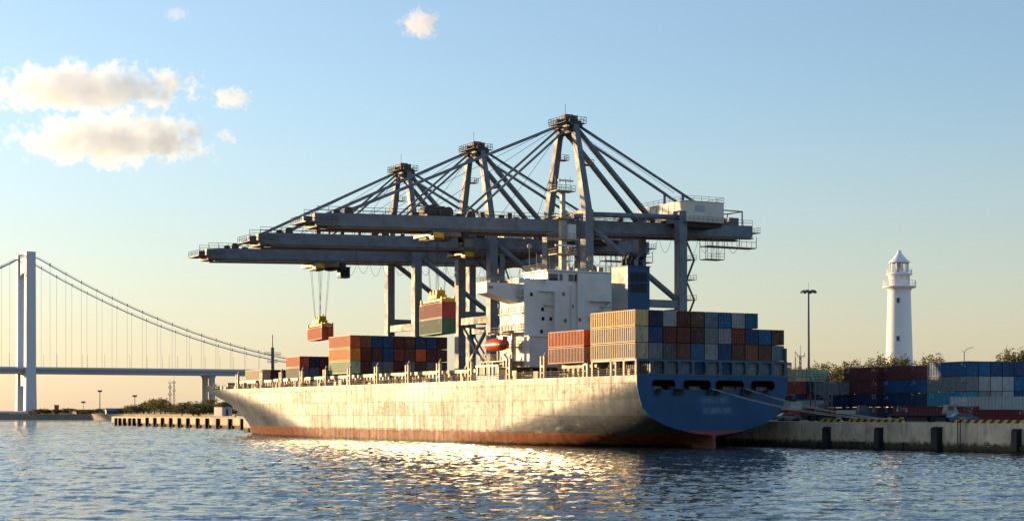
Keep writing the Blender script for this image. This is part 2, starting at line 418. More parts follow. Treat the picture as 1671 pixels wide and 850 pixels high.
# kerb on the quay edge
for u0, u1 in ((-9.5, -4.5), (-24, -12), (-80, -34.5)):
    mb = MB(); mb.box(QV+.12, QV+.62, u0, u1, QZ+.01, QZ+.5)
    tag(mb.build('kerb', M['stripes'], None, W(0, 0, 0), TH), kind='structure')

# fenders on the wall
fd = empty('quay_fender', (0, 0, 0)); mb = MB()
mb.box(-.75, -.02, -.62, .62, 0, 3.2); mb.build('rubber_pad', M['rubber'], fd)
mb = MB(); mb.box(-.9, -.74, -.5, .5, .2, 3.0); mb.box(-.4, .0, -.7, .7, 3.2, 3.35); mb.build('bracket', M['dark'], fd)
fl = ['black rubber fender nearest the ship stern on the quay wall', 'black rubber fender on the quay wall below the mooring bollards',
      'tall black rubber fender left of the iron ladder on the quay', 'black rubber fender at the right end of the visible quay wall']
for i, (u, l) in enumerate(zip((-6.7, -19.2, -32.0, -47.9), fl)):
    o = fd if i == 0 else copy_tree(fd); o.location = W(u, QV-.0, .1); tag(o, l, 'fender', 'rubber fenders on the quay wall')
    if i == 2: o.scale = (1.1, 1.25, 1.05)
mb = MB()
for s in (-.28, .28): mb.bar((-.18, s, -.4), (-.18, s, 4.6), .09, .09)
for i in range(15): mb.tube((-.18, -.28, .1+i*.3), (-.18, .28, .1+i*.3), .03, 4)
tag(mb.build('quay_ladder', M['dark'], None, W(-36.9, QV-.46, 0), TH), 'rusty iron ladder running down the quay wall into the water', 'ladder')

# mooring bollards
def bollard(u, v, label):
    t = empty('mooring_bollard', W(u, v, QZ)); mb = MB()
    mb.lathe([(.42, 0), (.4, .06), (.22, .12), (.2, .5), (.36, .62), (.38, .72), (.2, .8), (.0, .82)], 14); mb.build('post', M['bollard'], t)
    mb = MB(); mb.box(-.6, .6, -.6, .6, .0, .07); mb.build('base_plate', M['dark'], t)
    tag(t, label, 'bollard', 'mooring bollards on the quay edge')
bollard(-19.6, 33.9, 'yellow mooring bollard holding the ship stern lines, left of its pair')
bollard(-22.4, 33.9, 'yellow mooring bollard holding the ship stern lines, right of its pair')
bollard(-10.8, 33.9, 'yellow bollard standing closest to the ship stern on the quay')
bollard(-35.5, 33.9, 'yellow bollard standing above the iron ladder on the quay')

# jetty beyond the bow
JA = at(399, 600); JB = at(182, 812); jd = (JB-JA); JL = jd.length; ja = math.atan2(jd.y, jd.x)
mb = MB()
nseg = 20
for i in range(nseg):
    a0 = i*JL/nseg; mb.box(a0+.04, a0+JL/nseg-.04, -12, 0, 1.0, 4.0)
mb.box(0, JL, -12, -.5, -2, 1.0)
o = mb.build('jetty', M['jetty'], None, (JA.x, JA.y, 0), ja); tag(o, kind='structure')
jet = empty('jetty_fender', (0, 0, 0), ja); mb = MB()
mb.bar((0, .6, -2), (0, .6, 3.6), 1.1, 1.0); mb.build('timber_pile', M['rubber'], jet)
mb = MB(); mb.bar((1.3, .35, -2), (1.3, .35, 2.6), .8, .6); mb.build('back_pile', M['dark'], jet)
pxs = [397, 377, 357, 339.5, 324, 308, 294, 280, 266.5, 254, 241.5, 228, 219.5, 212.5, 204, 196.5, 190.5]
words = ['first', 'second', 'third', 'fourth', 'fifth', 'sixth', 'seventh', 'eighth', 'ninth', 'tenth', 'eleventh', 'twelfth', 'thirteenth', 'fourteenth', 'fifteenth', 'sixteenth', 'seventeenth', 'eighteenth', 'nineteenth', 'twentieth', 'twenty first', 'twenty second', 'twenty third', 'twenty fourth', 'twenty fifth', 'twenty sixth', 'twenty seventh']
for i, px in enumerate(pxs):
    o = jet if i == 0 else copy_tree(jet)
    # where the bearing meets the jetty face
    r = (px-835.5)/F; t = (r*JA.y-JA.x)/(jd.x-r*jd.y); p = JA+jd*t
    o.location = (p.x, p.y, 0)
    if px < 235: o.scale = (2.2, 1, .9)
    tag(o, f'dark timber fender pile, {words[i]} from the ship bow along the pale jetty', 'fender pile', 'fender piles along the jetty')

# ------------------------------------------------------------------ the ship
ship = empty('container_ship', W(0, 0, 0))
tag(ship, 'long weathered container ship with blue stern and white deckhouse moored at the quay', 'container ship')
HC = 14.75
tz = [2.05, 2.3, 2.7, 3.68, 5.03, 6.75, 8.84, 10, 20]; th_ = [.0, 2.9, 5.4, 9.35, 12.25, 13.75, 14.45, 14.7, 14.75]
sz = [-2, 0, 1.9, 3.4, 6.1, 8.3, 9.9, 11.55, 12.8]; su = [208, 209, 210.2, 212, 216.2, 220.8, 227, 232.8, 234]
def aftk(u): return 9.0*(min(max(u, 0), 75)/55)**.85
def hb(u, z):
    a_ = float(np.interp(z+aftk(u), tz, th_))
    us = float(np.interp(z, sz, su)); Lz = float(np.interp(z, [0, 11.5], [88, 44])); p = float(np.interp(z, [0, 11.5], [2.0, 2.6]))
    t = (us-u)/Lz; b_ = 14.75*(1-(1-min(max(t, 0), 1))**p)
    return max(min(a_, b_), .25 if u < 40 else .02)
zl = [-2, -1, 0, .6, 1.2, 1.7, 2.05, 2.3, 2.7, 3.2, 3.7, 4.3, 5, 5.8, 6.75, 7.8, 8.84, 10, 10.9, 11.55]
tau = list(np.linspace(0, 1, 28)**1.5*70)
def ustat(i, z):
    if i < 28: return tau[i]
    if i < 48: return 70+(i-27)*3.5
    us = float(np.interp(z, sz, su)); return 140+(us-140)*(1-(1-(i-47)/40)**1.25)
NS = 88
def ztop(u): return 11.55+1.1*(max(0, (u-208)/25))**1.6
mb = MB(); mb.sm = True
for side in (-1, 1):
    k = len(mb.v)
    for i in range(NS):
        for z in zl:
            u = ustat(i, z); b_ = hb(u, z); zz = z if z < 10 else z+(ztop(u)-11.55)*(z-10)/1.55
            mb.verts([(HC+side*b_, u, zz)])
    n = len(zl)
    for i in range(NS-1):
        for j in range(n-1):
            # below the transom there is nothing but the skeg
            q_ = [k+i*n+j, k+(i+1)*n+j, k+(i+1)*n+j+1, k+i*n+j+1]
            mb.face(q_ if side < 0 else q_[::-1])
mb.build('hull', M['hull'], ship)
# transom with four mooring ports
import bmesh
def rrect(x0, x1, z0, z1, r, n=5):
    out = []
    for cx, cz, a0 in ((x1-r, z1-r, 0), (x0+r, z1-r, 90), (x0+r, z0+r, 180), (x1-r, z0+r, 270)):
        for i in range(n+1): t = R(a0+90*i/n); out.append((cx+r*math.cos(t), cz+r*math.sin(t)))
    return out
def plate(outer, holes, y0, y1, name, mat, parent):
    bm = bmesh.new(); edges = []
    for loop in [outer]+holes:
        vs = [bm.verts.new((x, y0, z)) for x, z in loop]
        edges += [bm.edges.new((vs[i], vs[(i+1) % len(vs)])) for i in range(len(vs))]
    bmesh.ops.triangle_fill(bm, use_beauty=True, use_dissolve=False, edges=edges)
    g = bmesh.ops.extrude_face_region(bm, geom=list(bm.faces))
    for v_ in g['geom']:
        if isinstance(v_, bmesh.types.BMVert): v_.co.y = y1
    bmesh.ops.recalc_face_normals(bm, faces=bm.faces)
    me = bpy.data.meshes.new(name); bm.to_mesh(me); bm.free(); me.materials.append(mat)
    o = bpy.data.objects.new(name, me); col.objects.link(o); o.parent = parent; KIDS.setdefault(parent.name, []).append(o); return o
oz = [11.55, 10, 8.84, 7.8, 6.75, 5.8, 5.03, 4.3, 3.68, 3.2, 2.7, 2.4, 2.2]
left = [(HC-float(np.interp(z, tz, th_))-.02, z) for z in oz]; right = [(2*HC-x, z) for x, z in left][::-1]
ports = [(2.8, 7.3), (8.7, 14.1), (14.9, 20.6), (21.9, 26.8)]
plate([(x, z) for x, z in left]+[(HC, 2.05)]+right, [rrect(x0, x1, 9.25, 10.9, .75) for x0, x1 in ports], -.12, .12, 'transom', M['transom'], ship)
for x0, x1 in ports:   # raised rims of the ports
    mb = MB()
    a_ = rrect(x0, x1, 9.25, 10.9, .75); 
    for p, q_ in zip(a_, a_[1:]+a_[:1]): mb.bar((p[0], -.14, p[1]), (q_[0], -.14, q_[1]), .12, .1)
    mb.build('port_rim', M['navy'], ship)
mb = MB(); mb.box(.5, 29., .2, 12, 8.5, 8.6); mb.box(.4, 29.1, 11.8, 12, 8.6, 11.4); mb.build('mooring_deck', M['dark'], ship)
for x in (4.2, 8.2, 11.6, 18.2, 20.9, 24.8):
    mb = MB(); mb.tube((x-.8, 1.4, 9.4), (x+.8, 1.4, 9.4), .55, 12); mb.box(x-1, x-.8, .9, 1.9, 8.6, 9.9); mb.box(x+.8, x+1, .9, 1.9, 8.6, 9.9)
    mb.box(x+1, x+1.5, 1., 1.8, 8.6, 9.5); mb.build('mooring_winch', M['crane_rust'], ship)
for x in (3.9, 7.4, 8.2, 13.7, 15.2, 20.4, 21.6, 24.9):
    mb = MB()
    for s in (-.22, .22): mb.lathe([(.16, 8.75), (.16, 9.35), (.22, 9.4), (.22, 9.48), (0, 9.5)], 8, (x+s, -.45))
    mb.box(x-.5, x+.5, -.7, -.1, 8.6, 8.76); mb.build('fairlead', M['dark'], ship)
mb = MB(); mb.box(HC-.3, HC+.3, -.1, 12, -2, 2.1); mb.box(HC-.34, HC+.34, 1.2, 1.5, -2, 1.9)
mb.build('rudder_skeg', paint('rusty_skeg', (.16, .07, .045), .7, .3, .6), ship)
# deck
mb = MB(); dz = 11.45; us_ = [.3]+list(np.arange(5, 232, 4))
k = mb.verts([(HC+s*max(hb(u, 11.4)-.05, .05), u, ztop(u)-.12) for u in us_ for s in (-1, 1)])
for i in range(len(us_)-1): mb.face([k+2*i, k+2*i+1, k+2*i+3, k+2*i+2])
mb.build('deck', M['deck'], ship)
# hatch coamings and covers
for i, (u0, u1) in enumerate(((14.5, 27.5), (57, 69), (70.5, 83), (84.5, 97), (98.5, 111), (112.5, 125.5), (127, 139.5), (141, 152), (153.5, 163), (165, 180), (182.5, 196))):
    ins = 2.2 if u0 < 130 else (3.4 if u0 < 160 else 6.2)
    mb = MB(); mb.box(ins, 29.5-ins, u0, u1, 11.45, 13.1); mb.box(ins-.35, 29.5-ins+.35, u0+.1, u1-.1, 13.1, 13.75)
    for t in np.arange(u0+1, u1, 1.6): mb.box(ins-.25, ins, t, t+.15, 11.45, 13.1)
    mb.build('hatch_coaming', M['cream'], ship)
# lashing posts along the port side, each a goalpost pair
for u in (6.9, 15.6, 29.6, 41.7, 56.3, 69.3, 83.1, 97.9, 111.7, 125.0, 138.5, 151.3, 163.7, 180.5):
    x = max(.35, HC-hb(u, 11.4)+.35)
    mb = MB()
    for s in (-.55, .55): mb.box(x-.18, x+.3, u+s-.2, u+s+.2, 11.45, 15.1 if u > 50 else (13.7 if u < 16 else 15.3))
    mb.box(x-.15, x+.26, u-.4, u+.4, 13.4, 13.75); mb.box(x-.15, x+.26, u-.4, u+.4, 12.4, 12.6)
    mb.tube((x, u, 15.0 if u > 20 else 13.7), (x+.3, u-.4, 15.9 if u > 20 else 13.75), .14, 6)
    mb.build('lashing_post', M['cream'], ship)
# posts carrying the aft stack and its side deck gallery
mb = MB()
for u in (.35, 3.8, 7.6, 13.3): mb.box(.1, .5, u-.22, u+.22, 11.45, 14.12)
mb.box(.1, .5, .1, 13.6, 13.82, 14.12); mb.build('side_gallery_frame', M['cream'], ship)
# stern lashing frame with rounded openings
holes = []
for i in range(11):
    x0 = .55+i*2.62; holes.append(rrect(x0, x0+2.1, 11.75, 13.75, .35, 3))
plate([(.05, 11.58), (29.45, 11.58), (29.45, 14.1), (.05, 14.1)], holes, .02, .42, 'stern_lashing_frame', M['navy_light'], ship)
mb = MB(); mb.box(29.0, 29.4, .05, .45, 14.1, 16.2); mb.build('frame_post', M['navy_light'], ship)
# port-side railing
mb = MB(); pr = None
for u in np.arange(.5, 214, 2.5):
    x = HC-hb(u, 11.4)+.12; p = V3((x, u, ztop(u)-.1))
    mb.tube(p, p+V3((0, 0, 1.15)), .045, 4)
    if pr is not None:
        for h in (.4, .78, 1.15): mb.tube(pr+V3((0, 0, h)), p+V3((0, 0, h)), .035, 4)
    pr = p
mb.build('railing', M['cream'], ship)
# deck fittings
rd = random.Random(3)
for i in range(64):
    u = 4+i*3.15+rd.uniform(-.9, .9)
    if 43 < u < 56: continue
    x = HC-hb(u, 11.4)+rd.uniform(.7, 1.5); w_, l_, h_ = rd.uniform(.3, .7), rd.uniform(.4, 1.9), rd.uniform(.4, 1.5)
    mb = MB()
    if rd.random() < .5: mb.box(x, x+w_, u, u+l_, 11.45, 11.45+h_)
    elif rd.random() < .5: mb.lathe([(.2, 11.4), (.2, 11.4+h_), (.38, 11.5+h_), (.38, 11.75+h_), (0, 11.8+h_)], 8, (x, u))
    else:
        mb.tube((x, u, 12.1), (x, u+l_*1.6, 12.1), .14, 6); mb.tube((x, u, 11.4), (x, u, 12.1), .1, 5); mb.tube((x, u+l_*1.6, 11.4), (x, u+l_*1.6, 12.1), .1, 5)
    mb.build('deck_fitting', M['cream'] if rd.random() < .7 else M['dark'], ship)
mb = MB()
for h in (12.0, 12.35): mb.tube((1.75, 57, h), (1.75, 150, h), .12, 6)
mb.build('deck_pipe', M['cream'], ship)
# forecastle
mb = MB(); mb.box(9, 20.5, 198, 206, 11.5, 13.6); mb.box(11, 18.5, 208, 213, 11.7, 12.9); mb.build('forecastle_house', M['cream'], ship)
for x in (11.5, 18):
    mb = MB(); mb.tube((x-1.2, 216, 13.0), (x+1.2, 216, 13.0), .7, 12); mb.box(x-1.5, x+1.5, 215.3, 216.7, 11.8, 12.5); mb.build('windlass', M['crane_rust'], ship)
mb = MB()
for u in np.arange(196, 229, 2.2):
    x = HC-hb(u, 11.4)+.1; z = ztop(u)-.1
    mb.tube((x, u, z), (x, u, z+1.15), .06, 4); mb.tube((x, u, z+1.1), (HC-hb(u+2.2, 11.4)+.1, u+2.2, ztop(u+2.2)+1.0), .06, 4); mb.tube((x, u, z+.6), (HC-hb(u+2.2, 11.4)+.1, u+2.2, ztop(u+2.2)+.5), .05, 4)
mb.build('bow_rail', M['dark'], ship)
fm = MB(); fx, fy = 14.75, 194
fm.tube((fx, fy, 11.4), (fx, fy, 22.5), .55, 10, .42); fm.tube((fx, fy, 22.5), (fx, fy, 25.8), .14, 6)
for z, w_ in ((18.6, 1.3), (20.6, 2.2), (16, 1.1)): fm.box(fx-w_, fx+w_, fy-.2, fy+.2, z, z+.15); fm.rail((fx-w_, fy, z), (fx+w_, fy, z), .7, 1., .04)
fm.box(fx-.9, fx+.9, fy-.8, fy+.8, 14, 14.2)
fm.build('foremast', M['crane'], ship)

# accommodation
acc = MB(); acc.box(4.8, 25.2, 44, 53, 13.9, 28.9); acc.box(15.8, 25.2, 43.6, 44, 15.5, 31.1)
ao = acc.build('accommodation_block', M['white'], ship)
def wins(pts, size, parent, axis_, mat=None, fr=True):
    for x, y, z in pts:
        sx, sz_ = size
        mb = MB()
        if axis_ == 'y': mb.box(x-sx/2, x+sx/2, y-.05, y+.02, z-sz_/2, z+sz_/2)
        else: mb.box(x-.05, x+.02, y-sx/2, y+sx/2, z-sz_/2, z+sz_/2)
        mb.build('window', mat or M['glass'], parent)
wins([(6.3, 44, 26.9), (8.6, 44, 24.3), (8.7, 44, 22.6), (10.3, 44, 22.6), (8.4, 44, 20.3), (5.9, 44, 17.2), (7.2, 44, 16.), (13.4, 44, 22.4), (13, 44, 27.2)], (.55, .65), ao, 'y')
wins([(16.2, 43.6, 22.6), (14.9, 44, 25.)], (.5, .6), ao, 'y')
wins([(4.8, y, z) for z in (24.2, 21.6, 19., 16.6) for y in (45.6, 48.2, 50.8)], (.5, .6), ao, 'x')
mb = MB()   # ledges, pipes and walkways on the aft face
mb.box(8.8, 11.6, 43.2, 44, 25.05, 25.2); mb.box(7.8, 11., 43.4, 44, 27.5, 27.65); mb.box(20.5, 23, 42.9, 43.6, 25.1, 25.25)
mb.box(12.2, 18.5, 42.7, 43.6, 20.05, 20.2); mb.rail((8.8, 43.25, 25.2), (11.6, 43.25, 25.2), 1., 1., .03); mb.rail((12.2, 42.75, 20.2), (18.5, 42.75, 20.2), 1., 1., .03)
mb.box(10.6, 11.4, 42.9, 44, 20, 27.5); mb.tube((14.6, 43.8, 21), (14.6, 43.8, 28.8), .1, 6); mb.tube((12.1, 43.85, 14), (12.1, 43.85, 20), .1, 6)
mb.build('ledge', M['white'], ao)
mb = MB(); mb.box(4.4, 8.6, 41.4, 44, 13.9, 19.2); mb.box(4.1, 8.9, 41.1, 44.0, 19.2, 19.4)
for z in np.arange(16.6, 19.0, .45): mb.box(4.42, 6.4, 41.3, 41.4, z, z+.18)
mb.build('deck_annex', M['white'], ship)
mb = MB(); mb.box(8.61, 12.4, 42.2, 44, 13.9, 17.6); mb.build('deck_locker', M['white'], ship)
mb = MB(); mb.box(5.5, 24, 44.6, 52, 11.45, 13.9)
for x in (4.9, 8.8, 12.5, 16.2, 20, 24): mb.box(x-.2, x+.2, 41.4, 41.8, 11.45, 13.9)
mb.box(3.4, 25.4, 40.8, 53.6, 13.72, 13.9); mb.build('lower_deck_house', M['cream'], ship)
for x in (7, 10): mb = MB(); mb.box(x, x+.9, 44.4, 44.6, 11.5, 13.5); mb.build('doorway', M['dark'], ship)
for z in (14.0, 16.9, 19.9, 22.9, 25.9):
    for y in (44.3, 52.3):
        mb = MB(); mb.box(4.74, 4.8, y, y+.75, z, z+1.9); mb.build('door', M['navy_light'] if z < 15 else M['cream'], ao)
for k in range(4):
    z = 14.+k*3; mb = MB(); mb.bar((19.2 if k % 2 else 22.4, 43.0, z), (22.4 if k % 2 else 19.2, 43.0, z+3), .7, .12); mb.box(18.2, 23.4, 42.6, 43.5, z+3, z+3.1); mb.rail((18.2, 42.65, z+3.1), (23.4, 42.65, z+3.1), 1., 1., .035); mb.build('aft_stair', M['white'], ao)
for z in (17.6, 20.6, 23.6, 26.6):
    mb = MB(); mb.rail((4.4, 44.1, z), (4.4, 52.9, z), 1.0, 1.3, .035); mb.box(4.3, 4.8, 44.1, 52.9, z-.1, z); mb.build('side_walkway', M['white'], ao)
# wheelhouse and wings
wh = MB(); wh.box(9.8, 25.2, 44.2, 53, 28.9, 31.3); wh.box(9.4, 25.6, 43.9, 53.4, 31.3, 31.55)
wo = wh.build('wheelhouse', M['white'], ship)
for x0, x1 in ((10.1, 11.9), (12.3, 12.9), (14.2, 18.6)):
    mb = MB(); mb.box(x0, x1, 44.13, 44.22, 29.6, 30.8); f_ = mb.build('window', M['glass'], wo)
    if x1-x0 > 2:
        mb = MB()
        for t in np.arange(x0+1.1, x1, 1.1): mb.box(t-.06, t+.06, 44.08, 44.14, 29.6, 30.8)
        mb.build('mullion', M['white'], f_)
for i in range(7):
    y = 44.8+i*1.2; mb = MB(); mb.box(9.72, 9.83, y, y+.85, 29.7, 30.8); mb.build('window', M['glass'], wo)
wg = MB()
def wing(v0, v1, s):
    n = wg.verts([(v0, 46, 27.1), (v0, 50, 27.1), (v0, 50, 28.9), (v0, 46, 28.9), (v1, 46, 25.4), (v1, 50, 25.4), (v1, 50, 28.9), (v1, 46, 28.9)])
    for q_ in ((0, 1, 2, 3), (7, 6, 5, 4), (0, 4, 5, 1), (1, 5, 6, 2), (2, 6, 7, 3), (3, 7, 4, 0)): wg.face([n+i for i in q_])
wing(-1.7, 4.8, 1); 
wg.box(4.8, 9.8, 45.9, 50, 28.9, 30.0); wg.box(-1.75, -1.6, 46, 50, 28.9, 29.1)
w1 = wg.build('bridge_wing', M['white'], ship)
wg = MB(); wing(32.8, 25.2, -1); w2 = wg.build('bridge_wing', M['white'], ship)
mb = MB(); mb.rail((-1.6, 46.1, 28.9), (4.8, 46.1, 28.9), 1.1, 1.2, .04, 3); mb.rail((-1.6, 46.1, 28.9), (-1.6, 49.9, 28.9), 1.1, 1.2, .04, 3); mb.rail((-1.6, 49.9, 28.9), (9.8, 49.9, 28.9), 1.1, 1.2, .04, 3)
mb.build('wing_rail', M['cream'], w1)
mb = MB(); mb.box(-1.3, -.5, 45.9, 46.02, 27.8, 28.3); mb.build('lamp', M['orange'], w1)
mb = MB(); mb.rail((32.6, 46.1, 28.9), (25.4, 46.1, 28.9), 1.1, 1.2, .04, 3); mb.build('wing_rail', M['cream'], w2)
mb = MB()
mb.rail((9.6, 44, 31.55), (25.4, 44, 31.55), 1.1, 1.3, .04, 3); mb.rail((9.6, 44, 31.55), (9.6, 53.2, 31.55), 1.1, 1.3, .04, 3); mb.rail((9.6, 53.2, 31.55), (25.4, 53.2, 31.55), 1.1, 1.3, .04, 3)
mb.build('roof_rail', M['cream'], wo)
rd = random.Random(11)
for i in range(14):
    x, y = rd.uniform(10.2, 24.6), rd.uniform(44.6, 52.8); h = rd.uniform(1.4, 4.6); mb = MB()
    mb.tube((x, y, 31.5), (x, y, 31.5+h), .05, 5)
    if i % 3 == 0: mb.box(x-.5, x+.5, y-.4, y+.4, 31.5, 32.5)
    if i % 4 == 1: mb.lathe([(.0, 31.5+h), (.35, 31.7+h), (.45, 32.+h), (.3, 32.4+h), (0, 32.5+h)], 10, (x, y))
    mb.build('antenna', M['cream'], wo)
# radar mast
mx, my = 14.9, 47.5
mm = MB(); mm.box(mx-.55, mx+.55, my-.5, my+.5, 31.5, 42.5); mm.box(mx-.38, mx+.38, my-.38, my+.38, 42.5, 46.2)
mo = mm.build('radar_mast', M['cream'], ship)
for z, w_, d_ in ((34.6, 2.2, 1.6), (37.4, 2.6, 1.6), (46.2, 2.0, 1.3), (41.2, 1.5, 1.2)):
    mb = MB(); mb.box(mx-w_, mx+w_, my-d_, my+d_, z, z+.15)
    for a_, b_ in (((mx-w_, my-d_, z), (mx+w_, my-d_, z)), ((mx-w_, my+d_, z), (mx+w_, my+d_, z)), ((mx-w_, my-d_, z), (mx-w_, my+d_, z)), ((mx+w_, my-d_, z), (mx+w_, my+d_, z))): mb.rail(a_, b_, 1.1, 1.1, .04)
    mb.build('mast_platform', M['cream'], mo)
mb = MB(); mb.box(mx+.5, mx+2.1, my-1.3, my-.2, 37.6, 40.2); mb.build('mast_cabinet', M['white'], mo)
for z, l_ in ((36.1, 2.2), (48.0, 1.6)):
    mb = MB(); mb.box(mx-l_, mx+l_, my-1.2, my-.9, z, z+.3); mb.tube((mx, my-1., z-.7), (mx, my-1., z), .15, 6); mb.build('radar_scanner', M['white'], mo)
mb = MB()
for dx in (-1.6, -.6, .6, 1.6): mb.tube((mx+dx, my, 46.3), (mx+dx, my, 48.5+abs(dx)*.4), .05, 5)
mb.build('aerial', M['cream'], mo)
# funnel
fo = MB(); fo.box(15.3, 19.75, 26, 31.2, 11.4, 31.0)
o = fo.build('funnel', M['navy'], ship)
mb = MB(); mb.box(15.22, 15.3, 26.02, 31.2, 11.4, 30.98); mb.build('side_plate', M['funnel_side'], o)
for i, (x, z) in enumerate([(16.35+j*1.15, zz) for zz in (27.3, 29.2) for j in range(3)]):
    mb = MB(); mb.box(x-.5, x+.5, 25.93, 26.01, z-.8, z+.8)
    for t in np.arange(-.7, .7, .2): mb.box(x-.5, x+.5, 25.86, 25.93, z+t, z+t+.07)
    mb.build('vent_louvre', M['dark'], o)
mb = MB(); mb.box(15.15, 19.9, 25.85, 31.3, 31.0, 31.15); mb.build('funnel_cap', M['navy'], o)
for x, y in ((16.3, 27.6), (17.6, 28.4), (18.8, 27.4), (17, 30)):
    mb = MB(); mb.tube((x, y, 31.1), (x, y, 32.6), .42, 10); mb.tube((x, y, 32.5), (x+.2, y-1.0, 33.2), .4, 10, .46); mb.build('exhaust_pipe', M['dark'], o)
# davits, stairs and side cabin by the lifeboat
for y in (45.2, 50.6):
    mb = MB(); mb.box(2.9, 3.3, y-.15, y+.15, 13.9, 20.4); mb.bar((3.1, y, 20.3), (.9, y, 20.0), .3, .35); mb.tube((1.0, y, 20), (1.0, y, 19.2), .05, 4); mb.bar((3.1, y, 14), (1.4, y, 16.2), .25, .25)
    mb.build('davit', M['cream'], ship)
mb = MB(); mb.box(.3, 4.6, 43.5, 52.6, 14.75, 14.95)
for x in (.45,):
    mb.rail((x, 43.6, 14.95), (x, 52.5, 14.95), 1.1, 1.1, .045, 3)
mb.box(2.2, 4.6, 44.2, 51.8, 19.9, 20.05); mb.rail((2.3, 44.2, 20.05), (2.3, 51.8, 20.05), 1.0, 1.1, .04)
for y in (43.8, 47.9, 52.3): mb.box(.4, .7, y-.15, y+.15, 13.9, 14.75)
mb.build('boat_deck', M['cream'], ship)
cb = MB()
cb.box(.3, 2.9, 45.4, 54.2, 13.95, 14.3)     # roof
cb.box(.45, 2.7, 45.6, 54, 11.5, 12.35)
for y in (45.6, 47.6, 48.9, 50.9, 53.6): cb.box(.45, .8, y, y+.4, 12.35, 13.95)
co = cb.build('side_cabin', M['white'], ship)
for y0, y1 in ((46.0, 47.6), (48.0, 48.9), (49.3, 50.9), (51.3, 53.6)):
    mb = MB(); mb.box(.62, .68, y0, y1, 12.35, 13.95); mb.build('window', M['glass'], co)
# lifeboat
lb = empty('lifeboat', W(47.9, 1.35, 16.75)); lb.scale = (1, 1, .86); tag(lb, 'enclosed orange lifeboat hanging in davits beside the white deckhouse', 'lifeboat')
mb = MB(); mb.sm = True; n = 14; L = 3.9; k0 = 0
for i in range(15):
    t = -1+2*i/14; w_ = 1.25*(1-abs(t)**3.2)**.6+.03; zb = -.2+.75*abs(t)**3
    for j in range(n):
        an = 2*math.pi*j/n; hh = 1.25 if math.sin(an) < 0 else 1.5*(1-.5*abs(t)**4)
        mb.verts([(w_*math.cos(an)*(1 if math.sin(an) > 0 else 1), t*L, 1.25+max(zb-1.25, -9)*0+hh*math.sin(an)*(1 if math.sin(an) > 0 else (1-.45*abs(t)**3)))])
for i in range(14):
    for j in range(n): mb.face([i*n+j, i*n+(j+1) % n, (i+1)*n+(j+1) % n, (i+1)*n+j])
mb.face(list(range(n))); mb.face([14*n+j for j in range(n)][::-1])
mb.build('boat_hull', M['orange'], lb)
mb = MB(); mb.box(-1.3, 1.3, -3.3, 3.3, 1.2, 1.38); mb.build('rubbing_strake', M['cream'], lb)
mb = MB(); mb.box(-.55, .55, -3.1, -1.6, 2.3, 3.0); mb.build('conning_hatch', M['orange'], lb)
for y in (-2.7, 2.7):
    mb = MB(); mb.tube((-.3, y, 2.4), (-.3, y, 3.4), .08, 5); mb.build('lifting_hook', M['dark'], lb)

# ------------------------------------------------------------------ containers
CL, CW, CH = 12.0, 2.44, 2.6
def corr(mb, p0, p1, z0, z1, nrm, depth=.1, pitch=.5):
    """corrugated wall from p0 to p1 (2D), pushed in along -nrm"""
    p0, p1 = V3((*p0, 0)), V3((*p1, 0)); L_ = (p1-p0).length; n_ = round(L_/pitch); d = (p1-p0)/n_; nr = V3((*nrm, 0))
    pts = []
    for i in range(n_):
        for t, k_ in ((0, 0), (.3, 0), (.5, 1), (.8, 1)): pts.append(p0+d*(i+t)-nr*depth*k_)
    pts.append(p1); k = len(mb.v)
    for p in pts: mb.verts([(p.x, p.y, z0), (p.x, p.y, z1)])
    for i in range(len(pts)-1): mb.face([k+2*i, k+2*i+2, k+2*i+3, k+2*i+1])
def make_container():
    b = MB(); w_, l_ = CW/2, CL/2
    corr(b, (-w_+.02, l_-.1), (-w_+.02, -l_+.1), .14, CH-.1, (-1, 0)); corr(b, (w_-.02, -l_+.1), (w_-.02, l_-.1), .14, CH-.1, (1, 0))
    corr(b, (w_-.1, l_-.02), (-w_+.1, l_-.02), .14, CH-.1, (0, 1))
    b.box(-w_+.05, w_-.05, -l_+.1, l_-.05, CH-.06, CH-.02); b.box(-w_+.05, w_-.05, -l_+.1, l_-.05, .1, .14)
    # frame
    for x in (-w_, w_-.12):
        for y in (-l_, l_-.12): b.box(x, x+.12, y, y+.12, 0, CH)
    for x in (-w_+.003, w_-.103): b.box(x, x+.1, -l_+.12, l_-.12, 0.003, .14); b.box(x, x+.1, -l_+.12, l_-.12, CH-.12, CH-.003)
    for y in (-l_+.003, l_-.103): b.box(-w_+.12, w_-.12, y, y+.1, .003, .14); b.box(-w_+.12, w_-.12, y, y+.1, CH-.12, CH-.003)
    o = b.build('shipping_container', M['cont'])
    for s in (-1, 1):
        d = MB(); x0, x1 = sorted((s*.02, s*(w_-.13))); d.box(x0, x1, -l_+.03, -l_+.09, .15, CH-.13)
        for t in (.28, .72):
            x = x0+(x1-x0)*t; d.tube((x, -l_+.0, .1), (x, -l_+.0, CH-.1), .035, 5)
            d.box(x-.07, x+.07, -l_-.02, -l_+.03, 1.0, 1.14)
        for z in (.5, 1.25, 2.0): d.box(x0, x1, -l_+.0, -l_+.03, z, z+.05)
        d.build('door', M['cdoor'], o)
    col.objects.unlink(o)
    for c_ in KIDS[o.name]: col.objects.unlink(c_)
    return o
CONT = make_container(); CKIDS = list(KIDS[CONT.name])
